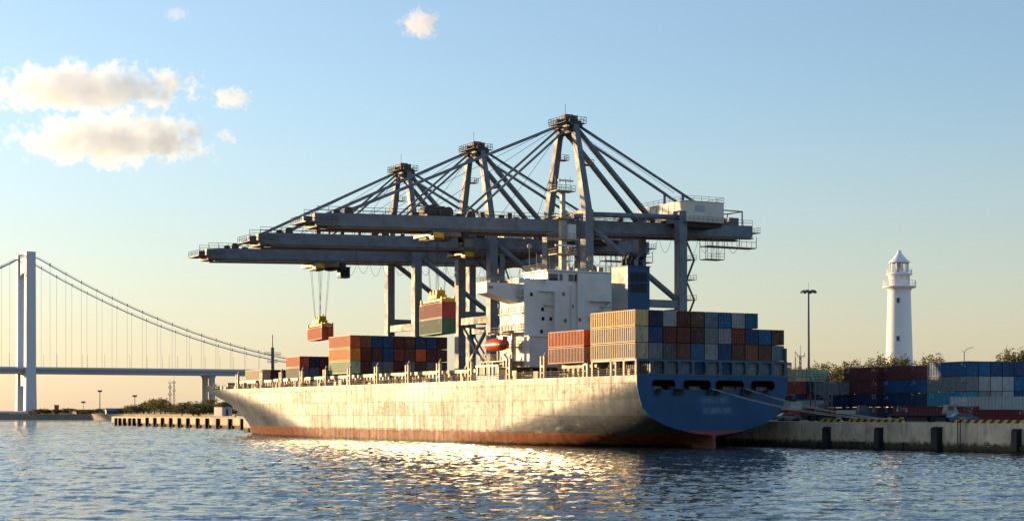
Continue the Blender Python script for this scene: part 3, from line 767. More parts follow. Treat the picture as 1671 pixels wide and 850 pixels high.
PAL = {'dark red': (.12, .018, .016), 'red': (.2, .03, .02), 'maroon': (.085, .022, .024), 'brown': (.12, .045, .03), 'rust brown': (.2, .065, .035),
       'orange': (.8, .27, .02), 'orange red': (.62, .1, .025), 'blue': (.008, .05, .14), 'navy': (.008, .022, .065), 'bright blue': (.006, .09, .2),
       'grey': (.17, .18, .19), 'light grey': (.27, .28, .285), 'dark grey': (.08, .08, .085), 'blue grey': (.12, .16, .21), 'beige': (.5, .4, .25), 'tan': (.46, .36, .23),
       'sand yellow': (.68, .46, .17), 'pale green': (.34, .44, .25), 'green': (.03, .13, .075), 'teal': (.015, .17, .22), 'pinkish red': (.38, .05, .05), 'dusty pink': (.42, .19, .14), 'white': (.6, .6, .58)}
def container(p, rz, colour, label, group, sc=(1, 1, 1)):
    o = CONT.copy(); col.objects.link(o); o.location = p; o.rotation_euler = (0, 0, rz); o.scale = sc
    c_ = PAL[colour]; j = random.uniform(.9, 1.05) if max(c_) > .4 else random.uniform(.75, 1.05)*(1.35 if 'yard' in group or 'quay' in group else 1); cc = (c_[0]*j, c_[1]*j, c_[2]*j, 1); o.color = cc  # yard and quay colours brightened to stand in for the weak fill light
    for ch in CKIDS:
        d = ch.copy(); col.objects.link(d); d.parent = o; d.color = cc
    return tag(o, label, 'container', group)
TIERN = {1: ['only'], 2: ['bottom', 'top'], 3: ['bottom', 'middle', 'top'], 4: ['bottom', 'second', 'third', 'top']}
def stack(u, v0, pitch, rows, z0, zp, where, group, sy=1., frame=None, rz=TH, side_label=True):
    """rows: bottom tier first, each a list of colours from port side across"""
    T = len(rows)
    for t, row in enumerate(rows):
        for i, c_ in enumerate(row):
            if c_ is None: continue
            vv = v0+pitch*(i+.5)
            p = W(u+CL*sy/2, vv, z0+zp*t) if frame is None else frame(vv, CL*sy/2, z0+zp*t)
            tn = TIERN[T][t]
            lab = f'{c_} container, {words[i]} from left in {tn} tier {where}'
            if T == 1: lab = f'{c_} container, {words[i]} from left {where}'
            container(p, rz, c_, lab, group, (pitch/CW*.925, sy, zp/CH*.955))
# aft stack
stack(.5, .0, 2.66, [
    [None, 'dark grey', 'grey', 'blue grey', 'blue', 'grey', 'blue', 'blue grey', 'grey', 'blue grey', 'grey'],  # dark grey second one stands in for the shade inside the side gallery
    ['tan', 'grey', 'dark grey', 'brown', 'bright blue', 'light grey', 'blue', 'brown', 'rust brown', 'brown', 'blue grey'],
    ['tan', 'blue', 'dark red', 'dark red', 'maroon', 'grey', 'light grey', 'red', 'blue', 'bright blue', 'brown'],
    ['sand yellow', 'navy', 'light grey', 'dark red', 'brown', 'blue grey', 'bright blue', 'light grey', 'bright blue']], 11.6, 2.57, 'above the blue stern', 'containers stacked at the ship stern', 1.1)
stack(15.8, 0, 2.66, [['dusty pink', 'brown'], ['orange red', 'brown']], 13.9, 2.73, 'just behind the white deckhouse', 'containers beside the funnel', .96)
stack(113, 1, 2.6, [
    ['pale green', 'dark red', 'blue grey', 'grey', 'dark red', 'grey', 'brown', 'grey', 'dark grey'],
    ['orange', 'dark red', 'maroon', 'blue', 'red', 'brown', 'orange red', 'dark red', 'brown'],
    ['orange red', 'rust brown', 'blue', 'blue', 'dark red', 'brown', 'blue', 'blue', 'maroon']], 14.1, 2.75, 'of the tall block amidships', 'containers stacked amidships', .96)
stack(154, 6, 2.6, [['grey', 'blue grey', 'brown', 'grey', 'brown'], ['orange red', 'navy', 'dark red', 'blue', 'dark red']], 13.8, 2.65, 'of the low block forward of amidships', 'containers on the foredeck', .72)
stack(183, 7.5, 2.6, [['beige', 'maroon', 'dark grey', 'brown', 'brown']], 13.85, 2.75, 'of the row nearest the bow', 'containers near the bow', .97)

# ------------------------------------------------------------------ gantry cranes
def gb(g): return 42.6-QZ+.027*g        # girder underside over the crane's own ground
def make_crane(u0, g_tr, label, GT=-57.5):
    t = empty('gantry_crane', W(u0, 36, QZ)); tag(t, label, 'crane', 'ship to shore gantry cranes')
    A = 15.5; G = 23.; m = M['crane']; y1, y2 = 5.0, 10.5
    for x in (0, G):
        for y in (0, A):
            b = MB(); b.box(x-.95, x+.95, y-1.0, y+1.0, 1.6, 42.6); 
            if x > 0: b.box(x-1.15, x+1.15, y-1.15, y+1.15, 42.0, 43.6)
            b.build('leg', m, t)
    for x in (0, G):
        b = MB(); b.box(x-.8, x+.8, -2, A+2, .9, 2.4); b.build('sill_beam', m, t)
        b = MB(); b.box(x-.6, x+.6, 1, A-1, 21.6, 23.2); b.build('cross_beam', m, t)
        b = MB(); b.bar((x, .9, 21.4), (x, A-.9, 10), .6, .6); b.bar((x+.02, A-.9, 21.4), (x+.02, .9, 10), .6, .6); b.build('x_brace', m, t)
        for y in (-1.2, A+1.2):
            b = MB()
            for k in range(4): b.tube((x-.3, y-1.6+k*1.05, .4), (x+.3, y-1.6+k*1.05, .4), .38, 12)
            b.box(x-.5, x+.5, y-2, y+2, .6, 1.0); b.build('bogie', M['crane_dark'], t)
    for y in (0, A):
        b = MB(); b.box(.9, G-.9, y-.55, y+.55, 23.3, 24.9); b.build('portal_beam', m, t)
        b = MB(); b.tube((1, y, 39.2), (G-1, y, 25), .62, 14); b.build('diagonal_brace', m, t)
        b = MB(); b.tube((.8, y, 41.7), (G-1, y, 42.3), .55, 12); b.build('tie_tube', m, t)
        b = MB(); b.bar((0, y, 42.4), (0, A/2+(-3.0 if y == 0 else 3.0), 60.4), 1.7, 1.5, 1.3, 1.2); b.build('tower_leg', m, t)
        yy = A/2+(-2.2 if y == 0 else 2.2); yb = y1 if y == 0 else y2
        b = MB(); b.tube((.5, yy, 60.2), (19.5, yb, gb(19.5)+2.6), .6, 12); b.build('rear_strut', m, t)
        b = MB(); b.tube((.5, yy, 61.), (39, yb, gb(39)+2.7), .3, 8); b.build('back_stay', m, t)
        gx_ = 27 if y == 0 else 26
        zt = 61+(gb(39)+2.7-61)*(gx_-.5)/38.5; b = MB(); b.tube((gx_, yb, gb(gx_)+6.6), (gx_, yb, zt), .3, 8); b.build('stay_post', m, t)
        for gt, dzz in ((GT+7, 0.), (-24., 0.)):
            b = MB()
            for o_ in (-.35, .35): b.tube((-.5, yy+o_, 61.2-(.6 if gt > -30 else 0)), (gt, yb+o_, gb(gt)+2.8), .17, 6)
            b.build('fore_stay', m, t)
            b = MB(); b.tube((gt, yb-.5, gb(gt)+3.0), (gt, yb+.5, gb(gt)+3.0), .75, 12); b.box(gt-.9, gt+.9, yb-.4, yb+.4, gb(gt)+2.4, gb(gt)+2.9); b.build('stay_anchor', M['crane_dark'], t)
    for x in (0, G): b = MB(); b.box(x-.7, x+.7, 0.6, A-.6, 41.2, 42.7); b.build('upper_cross_beam', m, t)
    # girders
    for y in (y1, y2):
        b = MB(); H = 2.5
        gs = [(GT, .75), (GT+3, .2), (GT+5.5, 0), (-2, 0), (45, 0)]
        for (ga, ca), (gc, cc) in zip(gs[:-1], gs[1:]):
            k = b.verts([(g, y+s, gb(g)+z) for g, c_ in ((ga, ca), (gc, cc)) for s, z in ((-.55, c_), (.55, c_), (.55, H-c_*.3), (-.55, H-c_*.3))])
            for q_ in ((0, 1, 5, 4), (1, 2, 6, 5), (2, 3, 7, 6), (3, 0, 4, 7)): b.face([k+i for i in q_])
            if ga == GT: b.face([k+3, k+2, k+1, k])
            if gc > 44: b.face([k+4, k+5, k+6, k+7])
        b.build('boom_girder', m, t)
        b = MB(); k = b.verts([(g, y+s*w_, gb(g)+z) for g in (GT+2.5, 45) for s, w_, z in ((-1, .8, -.42), (1, .8, -.42), (1, .8, -.12), (-1, .8, -.12))])
        for q_ in ((0, 1, 5, 4), (1, 2, 6, 5), (2, 3, 7, 6), (3, 0, 4, 7), (3, 2, 1, 0), (4, 5, 6, 7)): b.face([k+i for i in q_])
        b.build('trolley_rail', M['crane_rust'], t)
        s = -1 if y == y1 else 1
        b = MB(); b.rail((GT+.5, y+s*.5, gb(GT+.5)+2.5), (45, y+s*.5, gb(45)+2.5), 1.15, 2.4, .05); b.build('walkway_rail', M['crane_rust'], t)
    b = MB()
    for g in list(np.arange(GT+1.5, -3, 6.5))+[4, 12, 34, 44.5]: b.box(g-.3, g+.3, y1+.5, y2-.5, gb(g)+1., gb(g)+2.4)
    b.build('cross_tie', m, t)
    b = MB(); b.box(GT-2.1, GT+0.2, y1-1, y2+1, gb(GT-0.5)+.55, gb(GT-0.5)+.75); b.rail((GT-2.0, y1-1, gb(GT-0.5)+.75), (GT-2.0, y2+1, gb(GT-0.5)+.75), 1.2, 1.1, .05); b.rail((GT-2.0, y1-1, gb(GT-0.5)+.75), (GT+4.5, y1-1, gb(GT-0.5)+.75), 1.2, 1.1, .05)
    b.box(GT+0.0, GT+4.0, y1-1.2, y1-.6, gb(GT+2.5)-.1, gb(GT+2.5)+.4); b.box(GT+0.5, GT+2.7, y1-.3, y2+.3, gb(GT+1.5)-.2, gb(GT+1.5)+.5); b.build('boom_tip_platform', M['crane_rust'], t)
    b = MB(); rr = random.Random(int(u0))
    for g in np.arange(GT+5.5, 43, 3.7):
        g_ = g+rr.uniform(-1, 1); h = rr.uniform(.3, 1.1); yv = rr.choice((y1, y2, (y1+y2)/2))
        b = MB(); b.box(g_, g_+rr.uniform(.3, 1.6), yv-.4, yv+.4, gb(g_)+2.5, gb(g_)+2.5+h); b.build('walkway_locker', M['crane_dark'], t)
    # hinge block and rear end frame
    b = MB(); b.box(-3.4, -1.6, y1-.62, y1+.62, gb(-2)+2.4, gb(-2)+3.9); b.box(-3.4, -1.6, y2-.62, y2+.62, gb(-2)+2.4, gb(-2)+3.9); b.build('boom_hinge', m, t)
    b = MB()
    for y in (y1, y2): b.tube((42.6, y, gb(42)+2.4), (42.6, y, gb(42)+5.6), .16, 6); b.tube((36.5, y, gb(36)+5.8), (42.6, y, gb(42)+5.6), .14, 6)
    b.tube((42.6, y1, gb(42)+5.6), (42.6, y2, gb(42)+5.6), .16, 6); b.box(39.6, 42.2, y1+.7, y2-.7, gb(40)+2.4, gb(40)+4.3)
    b.box(45, 46.8, y1-1, y2+1, gb(45)+.9, gb(45)+1.05); b.rail((46.7, y1-1, gb(45)+1.05), (46.7, y2+1, gb(45)+1.05), 1.1, 1.1, .05)
    b.build('rear_end_frame', m, t)
    # maintenance cage under the back of the girder
    b = MB(); z0, z1 = gb(40)-4.6, gb(40)-.4
    b.box(32.5, 45.5, y1-1.2, y1+1.6, z0+2.2, z0+2.4); b.box(32.5, 37.0, y1-1.2, y1+1.6, z0-.6, z0-.45)
    for g in np.arange(32.5, 45.6, 1.3): b.tube((g, y1-1.2, z0+2.4), (g, y1-1.2, z0+3.6), .05, 4)
    for g in (32.5, 34, 35.5, 37): b.tube((g, y1-1.2, z0-.5), (g, y1-1.2, z1), .07, 4); b.tube((g, y1+1.6, z0-.5), (g, y1+1.6, z1), .07, 4)
    for g in (41, 45.5): b.tube((g, y1-1.2, z0+2.3), (g, y1-1.2, z1+.6), .09, 4)
    b.rail((32.5, y1-1.2, z0-.45), (37, y1-1.2, z0-.45), 1.1, 1.1, .04); b.tube((32.5, y1-1.2, z0+3.6), (45.5, y1-1.2, z0+3.6), .05, 4)
    b.build('service_cage', M['crane_rust'], t)
    # machine house
    b = MB(); hx0, hx1, hy0, hy1 = 23.6, 33.2, -1.2, 17.4; hb_ = 41.4
    b.box(hx0, hx1, hy0, hy1, hb_, hb_+4.3); b.box(hx0-.15, hx1+.15, hy0-.15, hy1+.15, hb_+4.3, hb_+4.45)
    ho = b.build('machine_house', M['house'], t)
    b = MB()
    for y in np.arange(hy0+2, hy1, 2.3): b.box(hx0-.05, hx0+.02, y-.04, y+.04, hb_+.1, hb_+4.2)
    b.build('panel_joint', M['crane_rust'], ho)
    b = MB(); b.box(hx0+2.2, hx0+4.6, hy0-.06, hy0+.01, hb_+2.2, hb_+3.6); b.build('louvre', M['bridge_deck'], ho)
    b = MB()
    for a_, c_ in (((hx0, hy0, hb_+4.45), (hx1, hy0, hb_+4.45)), ((hx1, hy0, hb_+4.45), (hx1, hy1, hb_+4.45)), ((hx0, hy0, hb_+4.45), (hx0, hy1, hb_+4.45))): b.rail(a_, c_, 1.0, 2., .04)
    b.rail((hx0, hy0-1, hb_), (hx1, hy0-1, hb_), 1.1, 1.2, .04); b.box(hx0-.8, hx1+.8, hy0-1.1, hy0, hb_-.15, hb_); b.build('roof_railing', M['crane_rust'], ho)
    b = MB(); b.box(hx0+.3, hx1-.3, hy0+.3, hy1-.3, 40.6, 41.38); b.box(hx0+2, hx1-1, y1+1, y2-1, 39.0, 40.6); b.build('house_base', M['crane_dark'], t)
    b = MB(); b.tube((29, 8, hb_+4.4), (29, 8, hb_+6.6), .06, 5); b.tube((28.4, 8, hb_+5.8), (29.6, 8, hb_+6.4), .04, 4); b.build('house_aerial', M['crane_rust'], t)
    # apex
    b = MB(); hy = A/2
    b.box(-1.3, 1.5, hy-3.6, hy+3.6, 60.2, 60.9); b.box(-.9, .9, hy-3.2, hy+3.2, 59.0, 60.2)
    for yy in (-2.6, -1, 1, 2.6): b.tube((-.2, hy+yy-.25, 61.4), (-.2, hy+yy+.25, 61.4), .85, 14); b.tube((1.2, hy+yy-.2, 61.), (1.2, hy+yy+.2, 61.), .55, 12)
    b.build('apex_head', M['crane_dark'], t)
    b = MB(); b.box(-2.6, 2.6, hy-3.3, hy+3.3, 60.9, 61.02)
    for a_, c_ in (((-2.6, -3.3), (2.6, -3.3)), ((2.6, -3.3), (2.6, 3.3)), ((2.6, 3.3), (-2.6, 3.3)), ((-2.6, 3.3), (-2.6, -3.3))): b.rail((a_[0], hy+a_[1], 61.), (c_[0], hy+c_[1], 61.), 1.2, 1.2, .05)
    b.box(-1, 1, hy-.8, hy+.8, 61, 63.0); b.box(-3.4, -2.6, hy-1.6, hy+1.6, 60.2, 60.3); b.rail((-3.4, hy-1.6, 60.3), (-3.4, hy+1.6, 60.3), 1.1, .8, .05); b.box(-1.8, -.9, hy+1, hy+1.8, 61, 62.2); b.tube((-.5, hy, 63), (-.5, hy, 65.2), .05, 5); b.box(-.2, 1.2, hy-2.2, hy-1.4, 61, 62.6); b.build('apex_platform', M['crane_rust'], t)
    for y, z_ in ((0, 52.0), (A, 54.2)):
        f_ = (z_-42.4)/18; yy = y+(A/2+(-3 if y == 0 else 3)-y)*f_; b = MB(); b.box(.6, 2.6, yy-1, yy+1, z_, z_+.12)
        b.rail((2.6, yy-1, z_), (2.6, yy+1, z_), 1.1, 1., .05); b.rail((.6, yy-1, z_), (2.6, yy-1, z_), 1.1, 1., .05); b.build('side_platform', M['crane_rust'], t)
    b = MB(); b.box(G+.95, G+1.1, -.3, .3, 3.5, 39)
    b.build('ladder_rail', M['crane_rust'], t)
    for k in range(9):
        z = 4+k*4.2; s = 1 if k % 2 else -1
        b = MB(); b.box(G+1.0, G+2.9, -1.6, 1.6, z, z+.1); b.rail((G+2.9, -1.6, z), (G+2.9, 1.6, z), 1.1, 1., .045); b.build('stair_landing', M['crane_rust'], t)
        if k < 8: b = MB(); b.bar((G+2.4, -s*1.4, z+.1), (G+2.4, s*1.4, z+4.2), .5, .08); b.build('stair_flight', M['crane_rust'], t)
    b = MB(); yb = y2   # boom hoist ropes
    for k in range(5): b.tube((-.3, A/2-1+k*.5, 61.4), (-8-k*8.5, A/2-1+k*.5, gb(-10-k*8)+2.7), .045, 4)
    for k in range(2): b.tube((.3, A/2-1+k*2.6, 61.4), (26, A/2-1+k*2.6, 48.4), .045, 4)
    b.build('hoist_rope', M['rope'], t)
    # festoon loops under the girder
    b = MB(); g = g_tr+4
    while g < 40:
        w_ = 3.6+rr.uniform(-.5, .5); dp = rr.uniform(2.2, 3.6)
        if g > 5: dp *= 1.25
        pts = [(g+w_*i/8, y1-1.1, gb(g)-.2-dp*4*(i/8)*(1-i/8)) for i in range(9)]
        b.path(pts, .04, 4); g += w_
    b.build('festoon_cable', M['rope'], t)
    # trolley with hoist ropes
    tr = empty('trolley', (g_tr, A/2, gb(g_tr))); tr.rotation_euler = (0, 0, 0); tr.parent = t; KIDS.setdefault(t.name, []).append(tr)
    b = MB(); b.box(-3.2, 3.2, -4.2, 4.2, -1.5, -.6); b.box(-2.6, -.4, -3.8, 1.5, -2.2, -1.5)
    for y in (-3.4, 3.4): b.tube((-2.6, y, -.9), (2.6, y, -.9), .45, 8)
    for k in range(10): x_ = rr.uniform(-3, 2.4); b.box(x_, x_+rr.uniform(.4, 1.2), rr.uniform(-4.4, 0), rr.uniform(.5, 4), -2.2+rr.uniform(0, .5), -.4+rr.uniform(-.4, .3))
    b.build('trolley_frame', M['crane_rust'], tr)
    b = MB(); b.box(-3.1, -.8, -4.5, -2.6, -1.9, -.9); b.box(-3.5, -2.9, -4, 3.6, -1.5, -1.1); b.build('buffer', M['yellow'], tr)
    b = MB(); b.tube((-2.0, -1.8, 3.6), (-2.0, 1.8, 3.6), 1.25, 16); b.tube((1.6, -1.8, 3.5), (1.6, 1.8, 3.5), 1.1, 16); b.box(-3.4, 3.2, -2.3, 2.3, 1.6, 2.9); b.box(-.6, .7, -2, 2, 2.9, 4.6); b.build('hoist_drum', M['crane_dark'], tr)
    b = MB(); b.box(3.4, 5.8, -4.6, -2.3, -4.0, -1.5); b.box(3.2, 6.0, -4.8, -2.1, -1.5, -1.35); b.box(3.8, 5.2, -3.6, -2.6, -1.4, -.4); b.build('operator_cab', M['crane_dark'], tr)
    b = MB(); b.box(3.3, 3.42, -4.4, -2.5, -3.5, -1.9); b.box(3.6, 5.6, -4.68, -4.58, -3.5, -1.9); b.build('cab_window', M['glass'], tr)
    return t, tr
c1, tr1 = make_crane(73.4, -30.0, 'nearest and tallest looking grey gantry crane with its legs behind the deckhouse')
c2, tr2 = make_crane(114.0, -2.0, 'middle one of three grey gantry cranes over the ship', -53.5)
c3, tr3 = make_crane(152.6, -22.0, 'farthest grey gantry crane whose boom reaches out furthest left', -51.6)

# spreaders and what they hold
def spreader(tr, u0, g, ztop_, sc, rz, label, ropes_to):
    p = W(u0+7.75, 36+g, ztop_); t = empty('spreader', p, TH+rz); tag(t, label, 'spreader', 'yellow container spreaders'); t.scale = (sc,)*3
    b = MB(); b.box(-.5, .5, -6.0, 6.0, .25, .75)
    for y in (-5.9, 5.9): b.box(-1.2, 1.2, y-.25, y+.25, .0, .6); b.box(-1.3, -1.05, y-.3, y+.3, -.3, .9); b.box(1.05, 1.3, y-.3, y+.3, -.3, .9)
    for s in (-1, 1): b.box(s*.9-.18, s*.9+.18, -5.8, 5.8, .2, .55)
    b.build('beam', M['yellow'], t)
    b = MB(); b.box(-1.0, 1.0, -2.4, 2.4, .8, 1.5)
    for y in (-1.7, 0, 1.7): b.tube((-.8, y, 1.9), (.8, y, 1.9), .5, 12)
    for x, y, h in ((-.7, -2.2, .9), (.6, .9, 1.2), (.2, -1, 1.5), (-.4, 2, 1.0)): b.box(x, x+.3, y, y+.5, 1.4, 1.4+h)
    b.build('head_block', M['yellow'], t)
    b = MB(); b.box(-.6, .5, -1.5, -.8, 1.5, 2.1); b.box(-.3, .7, .6, 1.5, 1.5, 2.3); b.build('sheave_guard', M['crane_dark'], t)
    # ropes belong to the crane's trolley
    b = MB(); zt = -1.4; zb_ = (ztop_+2.0*sc)-(QZ+gb(g))
    for x, y in ((-1.3, -2.2), (-1.0, -2.2), (1.0, -2.2), (1.3, -2.2), (-1.3, 2.2), (-1.0, 2.2), (1.0, 2.2), (1.3, 2.2)):
        b.tube((x*1.2, y*1.1, zt), (x*.5, y*.8, zb_), .035, 4)
    b.build('hoist_rope', M['rope'], tr)
    return p
def held(u0, g, z, rz, sc, colour, label): container(W(u0+7.75, 36+g, z), TH+rz, colour, label, 'containers hanging from cranes', (sc*1.02, sc, sc))
s3 = 1.1; zt3 = 26.2
spreader(tr3, 152.6, -22.0, zt3, s3, R(-8), 'yellow spreader with one red container below the farthest crane boom', tr3)
held(152.6, -22.0, zt3-.05-CH*1.15, R(-8), 1.15, 'orange red', 'single orange red container hanging from the farthest crane over the ship')
s1 = 1.08; zt1 = 27.3
spreader(tr1, 73.4, -30.0, zt1, s1, R(-8), 'yellow spreader holding two stacked containers under the nearest crane boom', tr1)
held(73.4, -30.0, zt1-.05-CH*1.17, R(-8), 1.17, 'pinkish red', 'pinkish red container hanging in mid air directly under a yellow spreader')
held(73.4, -30.0, zt1-.08-CH*2.34, R(-8), 1.17, 'green', 'green container with a pale side hanging below the pinkish red one')

# ------------------------------------------------------------------ mooring ropes
def hawser(p, q, sag, r, label):
    b = MB(); p, q = V3(p), V3(q); n = 16
    b.path([p.lerp(q, i/n)-V3((0, 0, sag*4*(i/n)*(1-i/n))) for i in range(n+1)], r, 5)
    tag(b.build('mooring_rope', M['hawser']), label, 'mooring rope', 'stern mooring ropes')
B1, B2 = W(-19.6, 33.9, QZ+.5), W(-22.4, 33.9, QZ+.5)
hawser(W(-.7, 13.7, 9.5), B1, .9, .05, 'pale mooring rope leading lowest from the stern to the left bollard')
hawser(W(-.7, 14.1, 9.5), B2, 1.3, .05, 'pale mooring rope beside the lowest one running to the right bollard')
hawser(W(-.7, 20.4, 9.5), B1, .6, .05, 'highest pale mooring rope from the stern starboard ports to the bollards')
hawser(W(-.7, 20.8, 9.5), B2, 1.0, .05, 'pale mooring rope just under the highest one at the stern')

# ------------------------------------------------------------------ yard containers on the quay
TY = R(22)
def yframe(px, Z):
    o_ = at(px, Z)
    def f(vv, half, z): return V3((o_.x+math.cos(TY)*vv-math.sin(TY)*half, o_.y+math.sin(TY)*vv+math.cos(TY)*half, z))
    return f
def yard(px, Z, rows, where, group='containers stacked in the quay yard', sy=1., pitch=2.56, zp=2.7, z0=QZ):
    stack(0, 0, pitch, rows, z0, zp, where, group, sy, yframe(px, Z), TY)
yard(1578, 306, [['dark red', 'dark grey', 'grey', 'navy', 'blue', 'navy', 'blue'], ['teal', 'grey', 'light grey', 'light grey', 'blue', 'blue', 'navy'],
                 ['grey', 'light grey', 'light grey', 'light grey', 'bright blue', 'teal', 'blue'], ['bright blue', 'bright blue', 'blue', 'blue', 'blue', 'bright blue', 'navy']], 'of the tall right hand yard stack')
yard(1496, 335, [['navy', 'blue'], ['navy', 'blue'], ['blue', 'blue'], ['maroon', 'dark red']], 'of the stack below the lighthouse')
yard(1431, 345, [['dark grey', 'navy'], ['navy', 'navy'], ['maroon', 'maroon'], ['maroon', 'dark red']], 'of the stack left of the lighthouse')
yard(1352, 352, [['maroon', 'navy'], ['navy', 'navy'], ['grey', 'grey']], 'of the grey topped yard stack', zp=2.62)
yard(1299, 356, [['brown', 'dark red', 'dark grey'], ['navy', 'red', 'navy'], ['red', 'navy', 'navy'], ['beige', 'pale green', 'pale green']], 'of the green topped stack', zp=2.66, sy=.9)
def lone(px, Z, z, colour, label, sy=1., rz=TY, sz_=1.): container(at(px, Z, z), rz, colour, label, 'containers standing alone on the quay', (1, sy, sz_))
lone(1527, 296, QZ, 'maroon', 'maroon container with white code numbers standing low before the teal one', 1.2, R(75))
lone(1624, 284, QZ, 'dark red', 'dark red container at the quay edge below the pale one', .95, R(82), .78)
lone(1618, 296, QZ+2.05, 'light grey', 'pale grey container lying above the dark red one near the quay edge', 1.15, R(82), .85)
lone(1291, 322, QZ+2.0, 'white', 'small white container just right of the ship stern', .3, TY, .6)
lone(1322, 330, QZ+2.3, 'light grey', 'small light grey container beside the scaffold stairs', .4, R(70), .6)
lone(1288, 318, QZ, 'red', 'short bright red container nearest the ship stern', .3, TY, .72)
lone(1382, 315, QZ, 'white', 'white container on the ground before the navy blue stack', .3, R(75), .75)

# unseen sheds, added behind the ship only to shade the yard
def shade_shed(u0, u1, v0, v1, h, label):
    t = empty('yard_shade_shed', W(u0, v0, QZ)); L_, D_ = u1-u0, v1-v0
    b = MB(); b.box(0, D_, 0, L_, 0, h-.8); b.build('wall', M['house'], t)
    b = MB(); k = b.verts([(-.3, -.3, h-.8), (D_+.3, -.3, h-.8), (D_+.3, L_+.3, h-.8), (-.3, L_+.3, h-.8), (D_/2, -.3, h), (D_/2, L_+.3, h)])
    for q_ in ((0, 1, 4), (1, 2, 5, 4), (2, 3, 5), (3, 0, 4, 5), (3, 2, 1, 0)): b.face([k+i for i in q_])
    b.build('roof', M['funnel_side'], t)
    for i in range(int(L_/7)): b = MB(); b.box(-.05, .02, 2+i*7, 6+i*7, 0, 5); b.build('door', M['navy_light'], t)
    tag(t, label, 'shade_shed', 'unseen sheds added to shade the yard')
shade_shed(33, 62, 42.5, 47, 17.6, 'narrow pale unseen shed added behind the stern containers to shade the yard')
shade_shed(54, 92, 62, 67, 17.8, 'long pale unseen shed added behind crane legs and deckhouse to shade the yard')

# ------------------------------------------------------------------ yard furniture
t = empty('stair_scaffold', at(1340, 316, QZ), R(10)); b = MB()
for x in (-1.6, 1.6):
    for y in (-1.2, 1.2): b.tube((x, y, 0), (x, y, 8.2), .12, 6)
b.build('scaffold_frame', M['pole'], t)
for k in range(4):
    b = MB(); b.box(-1.7, 1.7, -1.3, 1.3, 1.9*k+1.8, 1.9*k+1.92); b.rail((-1.7, -1.3, 1.9*k+1.9), (1.7, -1.3, 1.9*k+1.9), 1., .8, .05); b.build('landing', M['pole'], t)
b = MB()
for k in range(4): s = 1 if k % 2 else -1; b.bar((-1.3*s, -.9, 1.9*k), (1.3*s, -.9, 1.9*k+1.9), .12, .7)
b.box(-4.6, -1.6, -.6, .6, 8.0, 8.15); b.rail((-4.6, -.6, 8.1), (-1.6, -.6, 8.1), 1, .8, .05); b.build('stair_flight', M['pole'], t)
tag(t, 'grey steel scaffold stair tower standing among the quay containers', 'scaffold')

def truck(px, Z, rz, cabcol, label):
    t = empty('yard_truck', at(px, Z, QZ), rz); cm = paint('truck_paint_'+cabcol, {'blue': (.01, .05, .12), 'white': (.22, .24, .26), 'red': (.4, .03, .02)}[cabcol], .4, .1, .1)
    b = MB(); b.box(3.6, 5.6, -1.1, 1.1, .7, 1.7); k = b.verts([(3.6, -1.1, 1.7), (5.5, -1.1, 1.7), (5.5, 1.1, 1.7), (3.6, 1.1, 1.7), (3.8, -1.0, 2.8), (4.9, -1.0, 2.8), (4.9, 1.0, 2.8), (3.8, 1.0, 2.8)])
    for q_ in ((4, 5, 6, 7), (0, 1, 5, 4), (1, 2, 6, 5), (2, 3, 7, 6), (3, 0, 4, 7)): b.face([k+i for i in q_])
    b.build('cab', cm, t)
    b = MB(); b.box(5.25, 5.45, -.95, .95, 1.85, 2.6); b.box(3.9, 4.8, -1.13, -1.02, 1.9, 2.6); b.build('windscreen', M['glass'], t)
    b = MB(); b.box(-5.4, 3.5, -1.2, 1.2, 1.0, 1.3); b.box(-5.4, 3.6, -.4, .4, .7, 1.0); b.build('flat_bed', M['dark'], t)
    for x in (4.6, 1.5, -3.2, -4.5):
        for y in (-1.0, 1.0): b = MB(); b.tube((x, y-.18, .5), (x, y+.18, .5), .5, 14); b.build('wheel', M['rubber'], t)
    tag(t, label, 'truck', 'trucks on the quay')
truck(1366, 303, R(2), 'blue', 'blue flatbed truck parked on the quay right of the first fender')
truck(1505, 276, R(3), 'white', 'grey flatbed truck parked low behind the quay edge')
def smallcar(px, Z, rz, c_, label):
    t = empty('parked_car', at(px, Z, QZ), rz); cm = paint('car_paint_'+label[:5], c_, .3, .05, 0)
    b = MB(); prof = [(-2.1, .35), (2.1, .35), (2.15, .75), (1.3, .95), (.7, 1.42), (-1.1, 1.45), (-1.8, .98), (-2.15, .85)]
    k = b.verts([(x, -.85, z) for x, z in prof]+[(x, .85, z) for x, z in prof]); n = len(prof)
    b.face([k+i for i in range(n)]); b.face([k+n+i for i in range(n)][::-1])
    for i in range(n): b.face([k+i, k+n+i, k+n+(i+1) % n, k+(i+1) % n])
    b.build('body', cm, t)
    b = MB(); b.box(-1.3, .8, -.87, .87, .98, 1.32); b.build('side_glass', M['glass'], t)
    for x in (-1.3, 1.35):
        for y in (-.78, .78): b = MB(); b.tube((x, y-.12, .33), (x, y+.12, .33), .33, 12); b.build('wheel', M['rubber'], t)
    tag(t, label, 'car', 'cars parked on the quay')
smallcar(1287, 306, R(10), (.12, .13, .15), 'dark grey car parked on the quay just past the ship stern')
smallcar(1572, 268, R(5), (.03, .1, .2), 'blue car parked between the yard containers and the ladder')

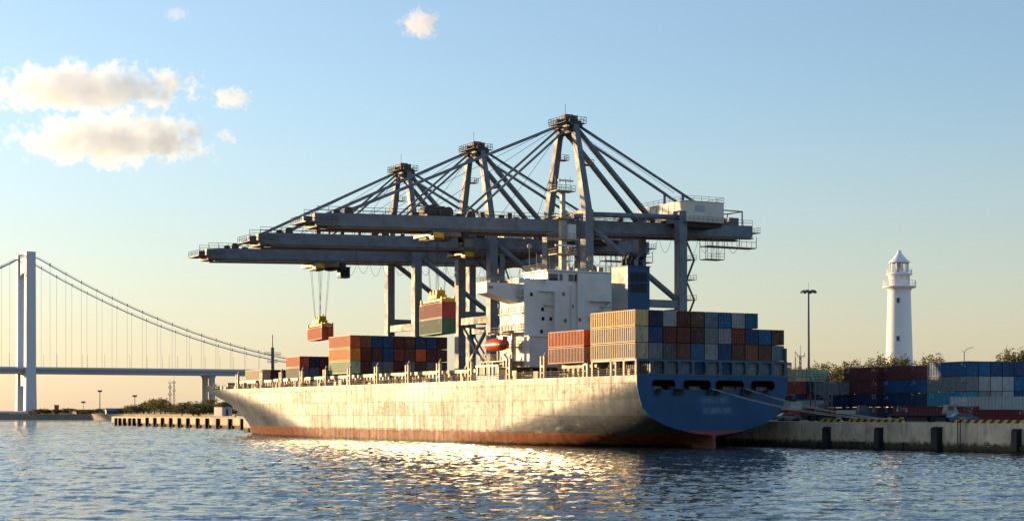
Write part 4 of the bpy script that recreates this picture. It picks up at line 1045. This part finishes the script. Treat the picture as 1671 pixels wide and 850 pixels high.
# high mast light
hm = at(1319.5, 420, QZ); t = empty('high_mast_light', hm, R(12)); htop = hz(474, 420)-QZ
b = MB(); b.tube((0, 0, 0), (0, 0, htop), .42, 12, .2); b.build('mast', M['pole'], t)
b = MB(); b.lathe([(1.5, htop-.3), (1.6, htop-.2), (1.5, htop-.1)], 16); b.tube((0, 0, htop), (0, 0, htop+1.9), .05, 5)
for i in range(8): an = i*math.pi/4; b.tube((0, 0, htop-.2), (1.6*math.cos(an), 1.6*math.sin(an), htop-.2), .07, 4)
b.build('lamp_ring', M['pole'], t)
for i in range(8):
    an = i*math.pi/4+.2; x, y = 1.75*math.cos(an), 1.75*math.sin(an); b = MB()
    b.bar((x*.8, y*.8, htop-.0), (x*1.1, y*1.1, htop-.55), .75, .35); b.build('floodlight', M['pole'], t)
tag(t, 'tall floodlight mast with a ring of lamps between ship and lighthouse', 'light mast')
# street lamp, antenna, chimney behind the containers
t = empty('street_lamp', at(1573.5, 380, QZ), R(0)); h = hz(575, 380)-QZ; b = MB(); b.tube((0, 0, 0), (0, 0, h), .14, 6, .09); b.build('lamp_post', M['pole'], t)
b = MB(); b.path([(0, 0, h), (.5, 0, h+.7), (1.3, 0, h+1.0)], .06); b.tube((0, 0, h), (-.5, 0, h+.5), .05, 4); b.build('lamp_arm', M['pole'], t)
b = MB(); b.bar((1.2, 0, h+1.0), (2.0, 0, h+1.15), .3, .16); b.build('lamp_head', M['white'], t); tag(t, 'curved arm street lamp rising above the blue yard containers', 'street lamp')
def latmast(px, Z, ytop, w, label, arms=(), base=QZ):
    h = hz(ytop, Z)-base; t = empty('lattice_mast', at(px, Z, base), R(15)); b = MB(); n = max(4, int(h/(w*1.6)))
    r = w*.07
    for i in range(n):
        z0, z1 = h*.86*i/n, h*.86*(i+1)/n; w0, w1 = w*(1-.6*i/n), w*(1-.6*(i+1)/n)
        cs0 = [(sx*w0/2, sy*w0/2, z0) for sx, sy in ((-1, -1), (1, -1), (1, 1), (-1, 1))]; cs1 = [(sx*w1/2, sy*w1/2, z1) for sx, sy in ((-1, -1), (1, -1), (1, 1), (-1, 1))]
        for j in range(4): b.tube(cs0[j], cs1[j], r, 4); b.tube(cs0[j], cs1[(j+1) % 4], r*.7, 4)
    b.tube((0, 0, h*.84), (0, 0, h), r, 4); b.build('lattice_frame', M['crane_rust'] if Z > 800 else M['pole'], t)
    for z, aw in arms: b = MB(); b.box(-aw, aw, -.3*aw, .3*aw, h*z, h*z+aw*.25); b.box(-aw*1.05, -aw*.7, -.1, .1, h*z, h*z+aw*.8); b.box(aw*.7, aw*1.05, -.1, .1, h*z, h*z+aw*.8); b.build('antenna_panel', M['white'], t)
    tag(t, label, 'mast')
latmast(1306, 460, 563, .9, 'thin antenna mast between the ship stern and the floodlight mast', ((.62, .9), (.84, 1.2)))
latmast(277.5, 1450, 618, 1.9, 'left one of two thin lattice masts beyond the jetty', ((.55, 1.6), (.75, 1.5), (.88, 1.4)))
latmast(284, 1300, 612, 1.6, 'right and taller one of two lattice masts beyond the jetty', ((.6, 1.2), (.8, 1.2)))
def pole(px, Z, ytop, label, head=True, r=.35):
    h = hz(ytop, Z)-QZ; t = empty('floodlight_pole', at(px, Z, QZ), R(0)); b = MB(); b.tube((0, 0, 0), (0, 0, h), r*1.3, 6, r*.8); b.build('mast', M['pole'], t)
    b = MB(); b.box(-1.9, 1.9, -.4, .4, h, h+.8); b.box(-1.3, 1.3, -1.3, 1.3, h-.7, h); b.build('lamp_cluster', M['pole'], t); tag(t, label, 'light mast', 'floodlight poles on the far shore')
pole(163, 1420, 638, 'tallest floodlight pole on the far shore beside the bridge tower'); pole(220, 1400, 646, 'floodlight pole standing above the far trees left of the lattice masts', r=.28)
pole(136, 1500, 656, 'short floodlight pole near the red roofed shed on the far shore', r=.2)
t = empty('beacon_stack', at(1287, 520, QZ), 0); b = MB(); b.lathe([(1.2, 0), (.9, 14), (.9, 16.6), (0, 16.7)], 12); b.build('stack', M['brick_red'], t); b = MB(); b.lathe([(.98, 15), (.98, 15.8)], 12); b.tube((2., 0, 0), (2., 0, 20), .25, 6); b.build('band', M['white'], t)
tag(t, 'red and white stack peeping out beside the ship stern', 'stack')

# ------------------------------------------------------------------ lighthouse
LZ = 450.; sc_ = LZ/F
lh = empty('lighthouse', at(1467.5, LZ, QZ), R(0)); tag(lh, 'tall white lighthouse with a gallery and domed lantern behind the containers', 'lighthouse')
def lz(y): return hz(y, LZ)-QZ
b = MB(); b.lathe([(4.0, -.5), (3.75, 3), (21.8*sc_, lz(592)), (18.3*sc_, lz(476)), (19.5*sc_, lz(472)), (24*sc_, lz(470)), (27*sc_, lz(469.5)), (27*sc_, lz(467)), (15*sc_, lz(467))], 40); b.build('tower', M['lighthouse'], lh)
b = MB(); b.lathe([(17*sc_, lz(467.2)), (17*sc_, lz(449.5)), (20*sc_, lz(449)), (20.8*sc_, lz(448.4)), (20.8*sc_, lz(446.8)), (10*sc_, lz(446.8))], 36); b.build('watch_room', M['lighthouse'], lh)
def ringrail(r, z, h, n, name, mat, rr_=.06):
    b = MB(); pts = [(r*math.cos(2*math.pi*i/n), r*math.sin(2*math.pi*i/n)) for i in range(n)]
    for (x0, y0), (x1, y1_) in zip(pts, pts[1:]+pts[:1]):
        b.tube((x0, y0, z), (x0, y0, z+h), rr_, 4)
        for k in (.5, 1): b.tube((x0, y0, z+h*k), (x1, y1_, z+h*k), rr_, 4)
    return b.build(name, mat, lh)
ringrail(26.3*sc_, lz(467), 1.35, 28, 'gallery_rail', M['lighthouse']); ringrail(20.2*sc_, lz(446.8), 1.0, 22, 'lantern_rail', M['lighthouse'], .05)
lan = MB(); rl = 14.8*sc_
for i in range(12):
    an = 2*math.pi*i/12; lan.tube((rl*math.cos(an), rl*math.sin(an), lz(446.8)), (rl*math.cos(an), rl*math.sin(an), lz(428)), .13, 5)
lan.lathe([(rl+.05, lz(446.7)), (rl+.05, lz(444.5)), (rl-.1, lz(444.5))], 24); lo = lan.build('lantern_room', M['lighthouse'], lh)
gk = NT('lantern_glass'); gk.b.inputs['Transmission Weight'].default_value = .85; gk.set((.9, .93, .95), .05); gk.b.inputs['IOR'].default_value = 1.05
b = MB(); b.lathe([(rl-.12, lz(444.6)), (rl-.12, lz(428))], 24); b.build('lantern_glazing', gk.m, lo)
b = MB(); b.lathe([(.0, lz(444.5)), (.9, lz(444)), (1.0, lz(438)), (.7, lz(431)), (0, lz(430))], 14); b.build('lamp_lens', M['chrome'], lo)
b = MB(); b.lathe([(17.2*sc_, lz(429)), (17.4*sc_, lz(427.8)), (13.5*sc_, lz(424.6)), (9*sc_, lz(420)), (4.5*sc_, lz(414)), (3.2*sc_, lz(412.8)), (3.4*sc_, lz(410.4)), (2*sc_, lz(408.6)), (0, lz(408))], 32); b.lathe([(rl-.2, lz(429)), (17.2*sc_, lz(429))], 32); b.tube((0, 0, lz(408.3)), (0, 0, lz(400.5)), .06, 5); b.build('dome_roof', M['lighthouse'], lh)
for y, rr_ in ((491, 18.8), (553, 20.7)):
    b = MB(); r_ = rr_*sc_; an = R(-108); M4 = mathutils.Matrix.Translation((r_*math.cos(an), r_*math.sin(an), lz(y))) @ mathutils.Matrix.Rotation(an+R(90), 4, 'Z')
    b.box(-.36, .36, -.12, .3, -.65, .65, M4); w_ = b.build('window', M['glass'], lh)
    b = MB(); b.box(-.55, .55, -.2, .2, -.85, -.66, M4); b.box(-.55, .55, -.2, .2, .66, .8, M4); b.build('sill', M['lighthouse'], w_)

# ------------------------------------------------------------------ suspension bridge
BZ = 1650.; T0 = at(49, BZ, QZ); ba = R(27)
br = empty('suspension_bridge', T0, ba); tag(br, 'pale suspension bridge with a tall twin leg tower crossing behind the ship bow', 'bridge')
# local x along the bridge to the right, y across (away), z up
k_ = F/BZ; hT = hz(411, BZ)-QZ; hD = hz(600, BZ)-QZ
WY = 41.
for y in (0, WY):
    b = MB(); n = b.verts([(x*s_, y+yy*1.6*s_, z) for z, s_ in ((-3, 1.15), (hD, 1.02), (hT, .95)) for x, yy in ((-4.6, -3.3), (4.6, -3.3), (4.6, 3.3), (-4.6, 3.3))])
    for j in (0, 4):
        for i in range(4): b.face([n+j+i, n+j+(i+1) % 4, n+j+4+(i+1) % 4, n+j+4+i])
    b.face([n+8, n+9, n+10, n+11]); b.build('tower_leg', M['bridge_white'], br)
def xbeam(z0, z1, name='crossbeam'):
    b = MB(); b.box(-2.6, 2.6, 3, WY-3, z0, z1)
    b.build(name, M['bridge_white'], br)
xbeam(hT-19, hT-2.5); xbeam(hD-17, hD-6)
n_ = 8
for s_ in (0, 1):
    b = MB()
    for i in range(n_):
        t0, t1 = i/n_, (i+1)/n_; f0, f1 = (1-t0)**2*7, (1-t1)**2*7; y0, y1_ = 3+t0*12, 3+t1*12
        if s_: y0, y1_ = WY-y1_, WY-y0; f0, f1 = f1, f0
        k = b.verts([(x, y, z) for x in (-2.5, 2.5) for y, z in ((y0, hT-18.9), (y1_, hT-18.9), (y1_, hT-19-f1), (y0, hT-19-f0))])
        b.face([k, k+1, k+2, k+3]); b.face([k+7, k+6, k+5, k+4]); b.face([k+3, k+2, k+6, k+7])
    b.build('arch_haunch', M['bridge_white'], br)
b = MB(); b.box(-9, 9, -9, WY+9, -2, 3.2); b.build('tower_footing', M['brick_red'], br)
HALF = 372.; hmin = hD+2.5
def cz(x): x = abs(x); return hmin+(hT-1.5-hmin)*((HALF-x)/HALF)**2 if x < HALF else hmin+(x-HALF)*0
XL = -330
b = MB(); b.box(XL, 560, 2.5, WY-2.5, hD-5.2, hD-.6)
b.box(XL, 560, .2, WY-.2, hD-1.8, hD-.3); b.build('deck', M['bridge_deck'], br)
b = MB()
for y in (.4, WY-.4):
    b.box(XL, 560, y-.15, y+.15, hD-.3, hD+1.)
b.build('parapet', M['bridge_white'], br)
for y in (0, WY):
    xs_ = [XL+i*(HALF-XL)/60 for i in range(61)]
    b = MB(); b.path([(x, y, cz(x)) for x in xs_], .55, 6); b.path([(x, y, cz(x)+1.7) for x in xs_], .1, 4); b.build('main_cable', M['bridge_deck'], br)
    for i in range(-20, 25):
        x = i*15.+(4 if i > 0 else -4)
        if abs(x) < 6 or x < XL or x > HALF-10: continue
        b = MB(); b.tube((x, y, hD), (x, y, cz(x)), .11, 4); b.box(x-.5, x+.5, y-.8, y+.8, cz(x)-1.0, cz(x)+1.9); b.build('hanger', M['bridge_deck'], br)
def bx_for(px, y=0):
    r = (px-835.5)/F; cx, sx = math.cos(ba), math.sin(ba); X0, Y0 = T0.x-sx*y, T0.y+cx*y
    return (r*Y0-X0)/(cx-r*sx)
for y in (9, WY-9):
    for px in (349.5,):
        x = bx_for(px); b = MB(); b.lathe([(3.6, -3), (3.4, hD-9), (4.6, hD-5)], 20, (x, y)); b.build('pier', M['bridge_deck'], br)
x = HALF+12; b = MB(); b.box(x-14, x+22, -5, WY+5, -4, hD-5.3); b.build('anchorage', M['bridge_deck'], br)
for x in (450, 520):
    b = MB(); b.box(x-3, x+3, 6, WY-6, -4, hD-5.3); b.build('pier', M['bridge_deck'], br)
lp = None
lampx = [15, 71, 93, 135, 143, 171, 212, 240, 265, 276, 290, 312, 335, 359, 381]
for i, px in enumerate(lampx):
    x = bx_for(px, 3); p = V3((T0.x+math.cos(ba)*x-math.sin(ba)*3, T0.y+math.sin(ba)*x+math.cos(ba)*3, QZ+hD-.3))
    if lp is None:
        lp = empty('bridge_lamp', p, ba); b = MB(); b.tube((0, 0, 0), (0, 0, 12.6), .2, 5, .13); b.tube((0, 0, 12.5), (0, 2.2, 13.4), .12, 4); b.build('lamp_post', M['pole'], lp)
        b = MB(); b.box(-.35, .35, 1.7, 3.2, 13.2, 13.55); b.build('lamp_head', M['pole'], lp); o = lp
    else: o = copy_tree(lp); o.location = p
    wd = 'thin lamp post on the bridge deck left of the white tower' if px < 28 else f'thin bridge deck lamp post, {words[i-1]} to the right of the bridge tower'
    tag(o, wd, 'street lamp', 'lamp posts along the bridge deck')

# ------------------------------------------------------------------ far shore buildings
def shed(px, Z, w, d, h, wall, roof, label, rz=R(20), base=QZ, rg=.22):
    t = empty('shore_shed', at(px, Z, base), rz)
    b = MB(); b.box(-w/2, w/2, -d/2, d/2, 0, h); b.build('wall', wall, t)
    b = MB(); k = b.verts([(-w/2-.4, -d/2-.4, h), (w/2+.4, -d/2-.4, h), (w/2+.4, d/2+.4, h), (-w/2-.4, d/2+.4, h), (-w/2-.4, 0, h+d*rg), (w/2+.4, 0, h+d*rg)])
    for q_ in ((0, 1, 5, 4), (2, 3, 4, 5), (3, 0, 4), (1, 2, 5), (3, 2, 1, 0)): b.face([k+i for i in q_])
    b.build('roof', roof, t)
    b = MB(); b.box(-w*.12, w*.12, -d/2-.06, -d/2+.01, 0, h*.75); b.build('door', M['dark'], t)
    tag(t, label, 'shed', 'sheds on the far shore'); return t
shed(136, 1520, 13, 8, 2.6, M['brick_red'], M['brick_red'], 'red roofed shed on the far shore right of the bridge tower')
shed(364, 760, 5.0, 7, 4.0, M['bridge_deck'], M['navy_light'], 'flat roofed grey shed beside the ship bow', R(40), rg=.02)
shed(187, 1400, 14, 8, 3.4, M['navy_light'], M['funnel_side'], 'blue grey shed before the far trees')
shed(318, 1080, 7, 5, 3.2, M['funnel_side'], M['bridge_deck'], 'small blue hut in front of the trees behind the jetty', R(10))
shed(92, 1900, 5, 5, 9, M['brick_red'], M['brick_red'], 'narrow dull pink tower seen small beyond the bridge tower')
shed(8, 1560, 40, 8, 1.2, M['house'], M['house'], 'low white shed at the left edge of the far shore', R(5))

# ------------------------------------------------------------------ trees
def leaf_mat(name, c0, c1):
    k = NT(name); g = k.n('NewGeometry'); oi = k.n('ObjectInfo')
    f_ = k.math('FRACT', k.math('ADD', g.outputs['Random Per Island'], oi.outputs['Random']))
    c = k.mix(f_, c0, c1); k.set(c, .7)
    tl = k.n('BsdfTranslucent'); k.l(k.mix(.4, c, (.2, .17, .03)), tl.inputs[0]); ms = k.n('MixShader'); ms.inputs[0].default_value = .3
    k.l(k.b.outputs[0], ms.inputs[1]); k.l(tl.outputs[0], ms.inputs[2]); k.l(ms.outputs[0], k.out.inputs[0]); return k.m
M['leaf'] = leaf_mat('dark_green_leaves', (.08, .085, .024), (.26, .2, .07)); M['bark'] = paint('bark', (.07, .05, .035), .9, .3, 0)
def tree_proto(name, h, w, leaf, nclump, nleaf, seed, upright=False):
    rr = random.Random(seed); t = empty(name, (0, 0, 0), 0)
    b = MB(); b.tube((0, 0, 0), (0, 0, h*.75), h*.03, 7, h*.008); cl = []
    for i in range(nclump):
        an = rr.uniform(0, 6.28); zz = rr.uniform(.3, 1.); rad = w/2*math.sqrt(max(.05, 1-((zz-.55)/.5)**2))*rr.uniform(.3, 1)
        if upright: rad *= .7+.3*rr.random()
        p = V3((rad*math.cos(an), rad*math.sin(an), h*zz)); cl.append((p, w*rr.uniform(.09, .2)))
        b.tube((0, 0, h*zz*.6), p, h*.008, 4, h*.003)
    b.build('trunk', M['bark'], t)
    c = MB()
    for p, r in cl:
        for j in range(nleaf):
            d = V3((rr.gauss(0, 1), rr.gauss(0, 1), rr.gauss(0, 1))).normalized()*r*1.15*rr.random()**.5; d.z *= (2.1 if upright else 1.); q_ = p+d
            if q_.z < h*.15: continue
            nx = V3((rr.gauss(0, 1), rr.gauss(0, 1), rr.gauss(0, 1))).normalized(); ax = nx.cross(V3((0, 0, 1))).normalized(); ay = nx.cross(ax)
            s = leaf*rr.uniform(.6, 1.3); k = c.verts([q_-ax*s, q_-ay*s*.6, q_+ax*s, q_+ay*s*.6]); c.face([k, k+1, k+2, k+3])
    c.build('crown', M['leaf'], t); return t
far_protos = [tree_proto('shore_tree', 10, 13, .55, 34, 26, 5), tree_proto('shore_tree', 8.5, 10, .5, 26, 26, 9), tree_proto('shore_tree', 12, 14, .6, 40, 26, 12)]
near_protos = [tree_proto('yard_tree', 15, 7.5, .3, 46, 46, 21, True), tree_proto('yard_tree', 15, 9.5, .32, 52, 46, 22), tree_proto('yard_tree', 15, 5, .28, 34, 46, 23, True)]
used = set()
def place(pr, p, s, rz, label, group):
    if pr.name in used: o = copy_tree(pr)
    else: o = pr; used.add(pr.name)
    o.location = p; o.scale = s if isinstance(s, tuple) else (s, s, s); o.rotation_euler = (0, 0, rz); tag(o, label, 'tree', group); return o
rt = random.Random(4)
spec = [(62, 668), (72, 667), (82, 669), (94, 668), (106, 666), (116, 667), (152, 668), (163, 667), (176, 668), (205, 666), (214, 663), (224, 661), (234, 659), (243, 657), (252, 654), (262, 652), (270, 655), (279, 660), (288, 663), (297, 661), (306, 657), (315, 659), (324, 661), (332, 658), (341, 653), (352, 661), (362, 659), (371, 656), (380, 662)]
for i, (px, yt) in enumerate(spec):
    Z = 1500 if px < 200 else rt.uniform(1180, 1330); 
    if px > 290: Z = rt.uniform(960, 1080)
    h = hz(yt, Z)-QZ; k = rt.randrange(3); pr = far_protos[k]; h0 = (10, 8.5, 12)[k]; s = h/h0
    w_ = max(s, 1.05)*1.15
    place(pr, at(px, Z, QZ-.2), (w_*1.1, w_*1.1, s), rt.uniform(0, 6), f'dark bushy tree, {words[i] if i < len(words) else ("twenty eighth" if i == 27 else "last")} from the left in the far shore treeline', 'trees on the far shore')
spec = [(1311, 598, 1), (1334, 596, 0), (1349, 592, 1), (1362, 598, 2), (1376, 598, 1), (1388, 588, 1), (1404, 596, 1), (1413, 592, 2), (1425, 586, 2), (1439, 584, 0), (1452, 585, 0), (1465, 588, 2), (1472, 583, 0), (1483, 588, 2), (1492, 590, 2), (1513, 586, 0), (1526, 582, 0), (1540, 589, 2), (1637, 579, 0), (1650, 575, 0), (1663, 578, 0), (1675, 576, 0)]
for i, (px, yt, k) in enumerate(spec):
    Z = rt.uniform(400, 430); h = hz(yt+5, Z)-QZ; s = h/15.
    place(near_protos[k], at(px, Z, QZ), (s*.95, s*.95, s), rt.uniform(0, 6), f'green tree, {words[i]} from the left in the row behind the yard containers', 'trees behind the yard containers')

# ------------------------------------------------------------------ clouds
def cloud(x0, x1, y0, y1, Z, seed, label, dens=.022, puff=1.):
    cx, cy = (x0+x1)/2, (y0+y1)/2; sx = (x1-x0)/F*Z/2; sz_ = (y1-y0)/F*Z/2
    k = NT('cloud_vapour'); k.t.nodes.remove(k.b); v = k.coord()
    vd = k.n('VectorMath', operation='LENGTH'); k.l(v, vd.inputs[0])
    add = k.n('VectorMath', operation='ADD'); add.inputs[1].default_value = (seed*3.1, seed*1.7, seed)
    mp = k.n('Mapping'); mp.inputs['Scale'].default_value = (sx/sz_, 1.2, 1); k.l(v, mp.inputs[0]); k.l(mp.outputs[0], add.inputs[0])
    n1 = k.math('ADD', k.math('MULTIPLY', k.noise(add.outputs[0], 1.5*puff, 3, .5), .5), k.math('MULTIPLY', k.noise(add.outputs[0], 4.2*puff, 12, .72), .5))
    d = k.math('ADD', k.math('MULTIPLY', k.math('SUBTRACT', n1, .5), 3.0), k.math('SUBTRACT', .72, k.math('MULTIPLY', vd.outputs['Value'], .95)))
    d = k.ramp(d, .0, .2, 0, dens)
    pv = k.n('VolumePrincipled'); k.l(d, pv.inputs['Density']); pv.inputs['Color'].default_value = (.93, .97, 1, 1); pv.inputs['Anisotropy'].default_value = .55
    k.l(pv.outputs[0], k.out.inputs['Volume'])
    b = MB(); b.box(-1, 1, -1, 1, -1, 1); o = b.build('cloud', k.m, None, at(cx, Z, hz(cy, Z))); o.scale = (sx, sz_*1.6, sz_)
    tag(o, label, 'cloud', 'white clouds', 'stuff'); return o
cloud(-70, 350, 98, 192, 3000, 1.3, 'upper one of two long white clouds at the left')
cloud(-5, 385, 176, 280, 3000, 4.1, 'lower long white cloud with a grey belly at the left')
cloud(338, 418, 138, 182, 3000, 7.7, 'small white cloud right of the two long ones')
cloud(646, 724, 10, 68, 3000, 2.9, 'small white cloud high above the middle crane')
cloud(262, 312, 8, 38, 3000, 5.5, 'faint wisp of cloud near the top left', .008)
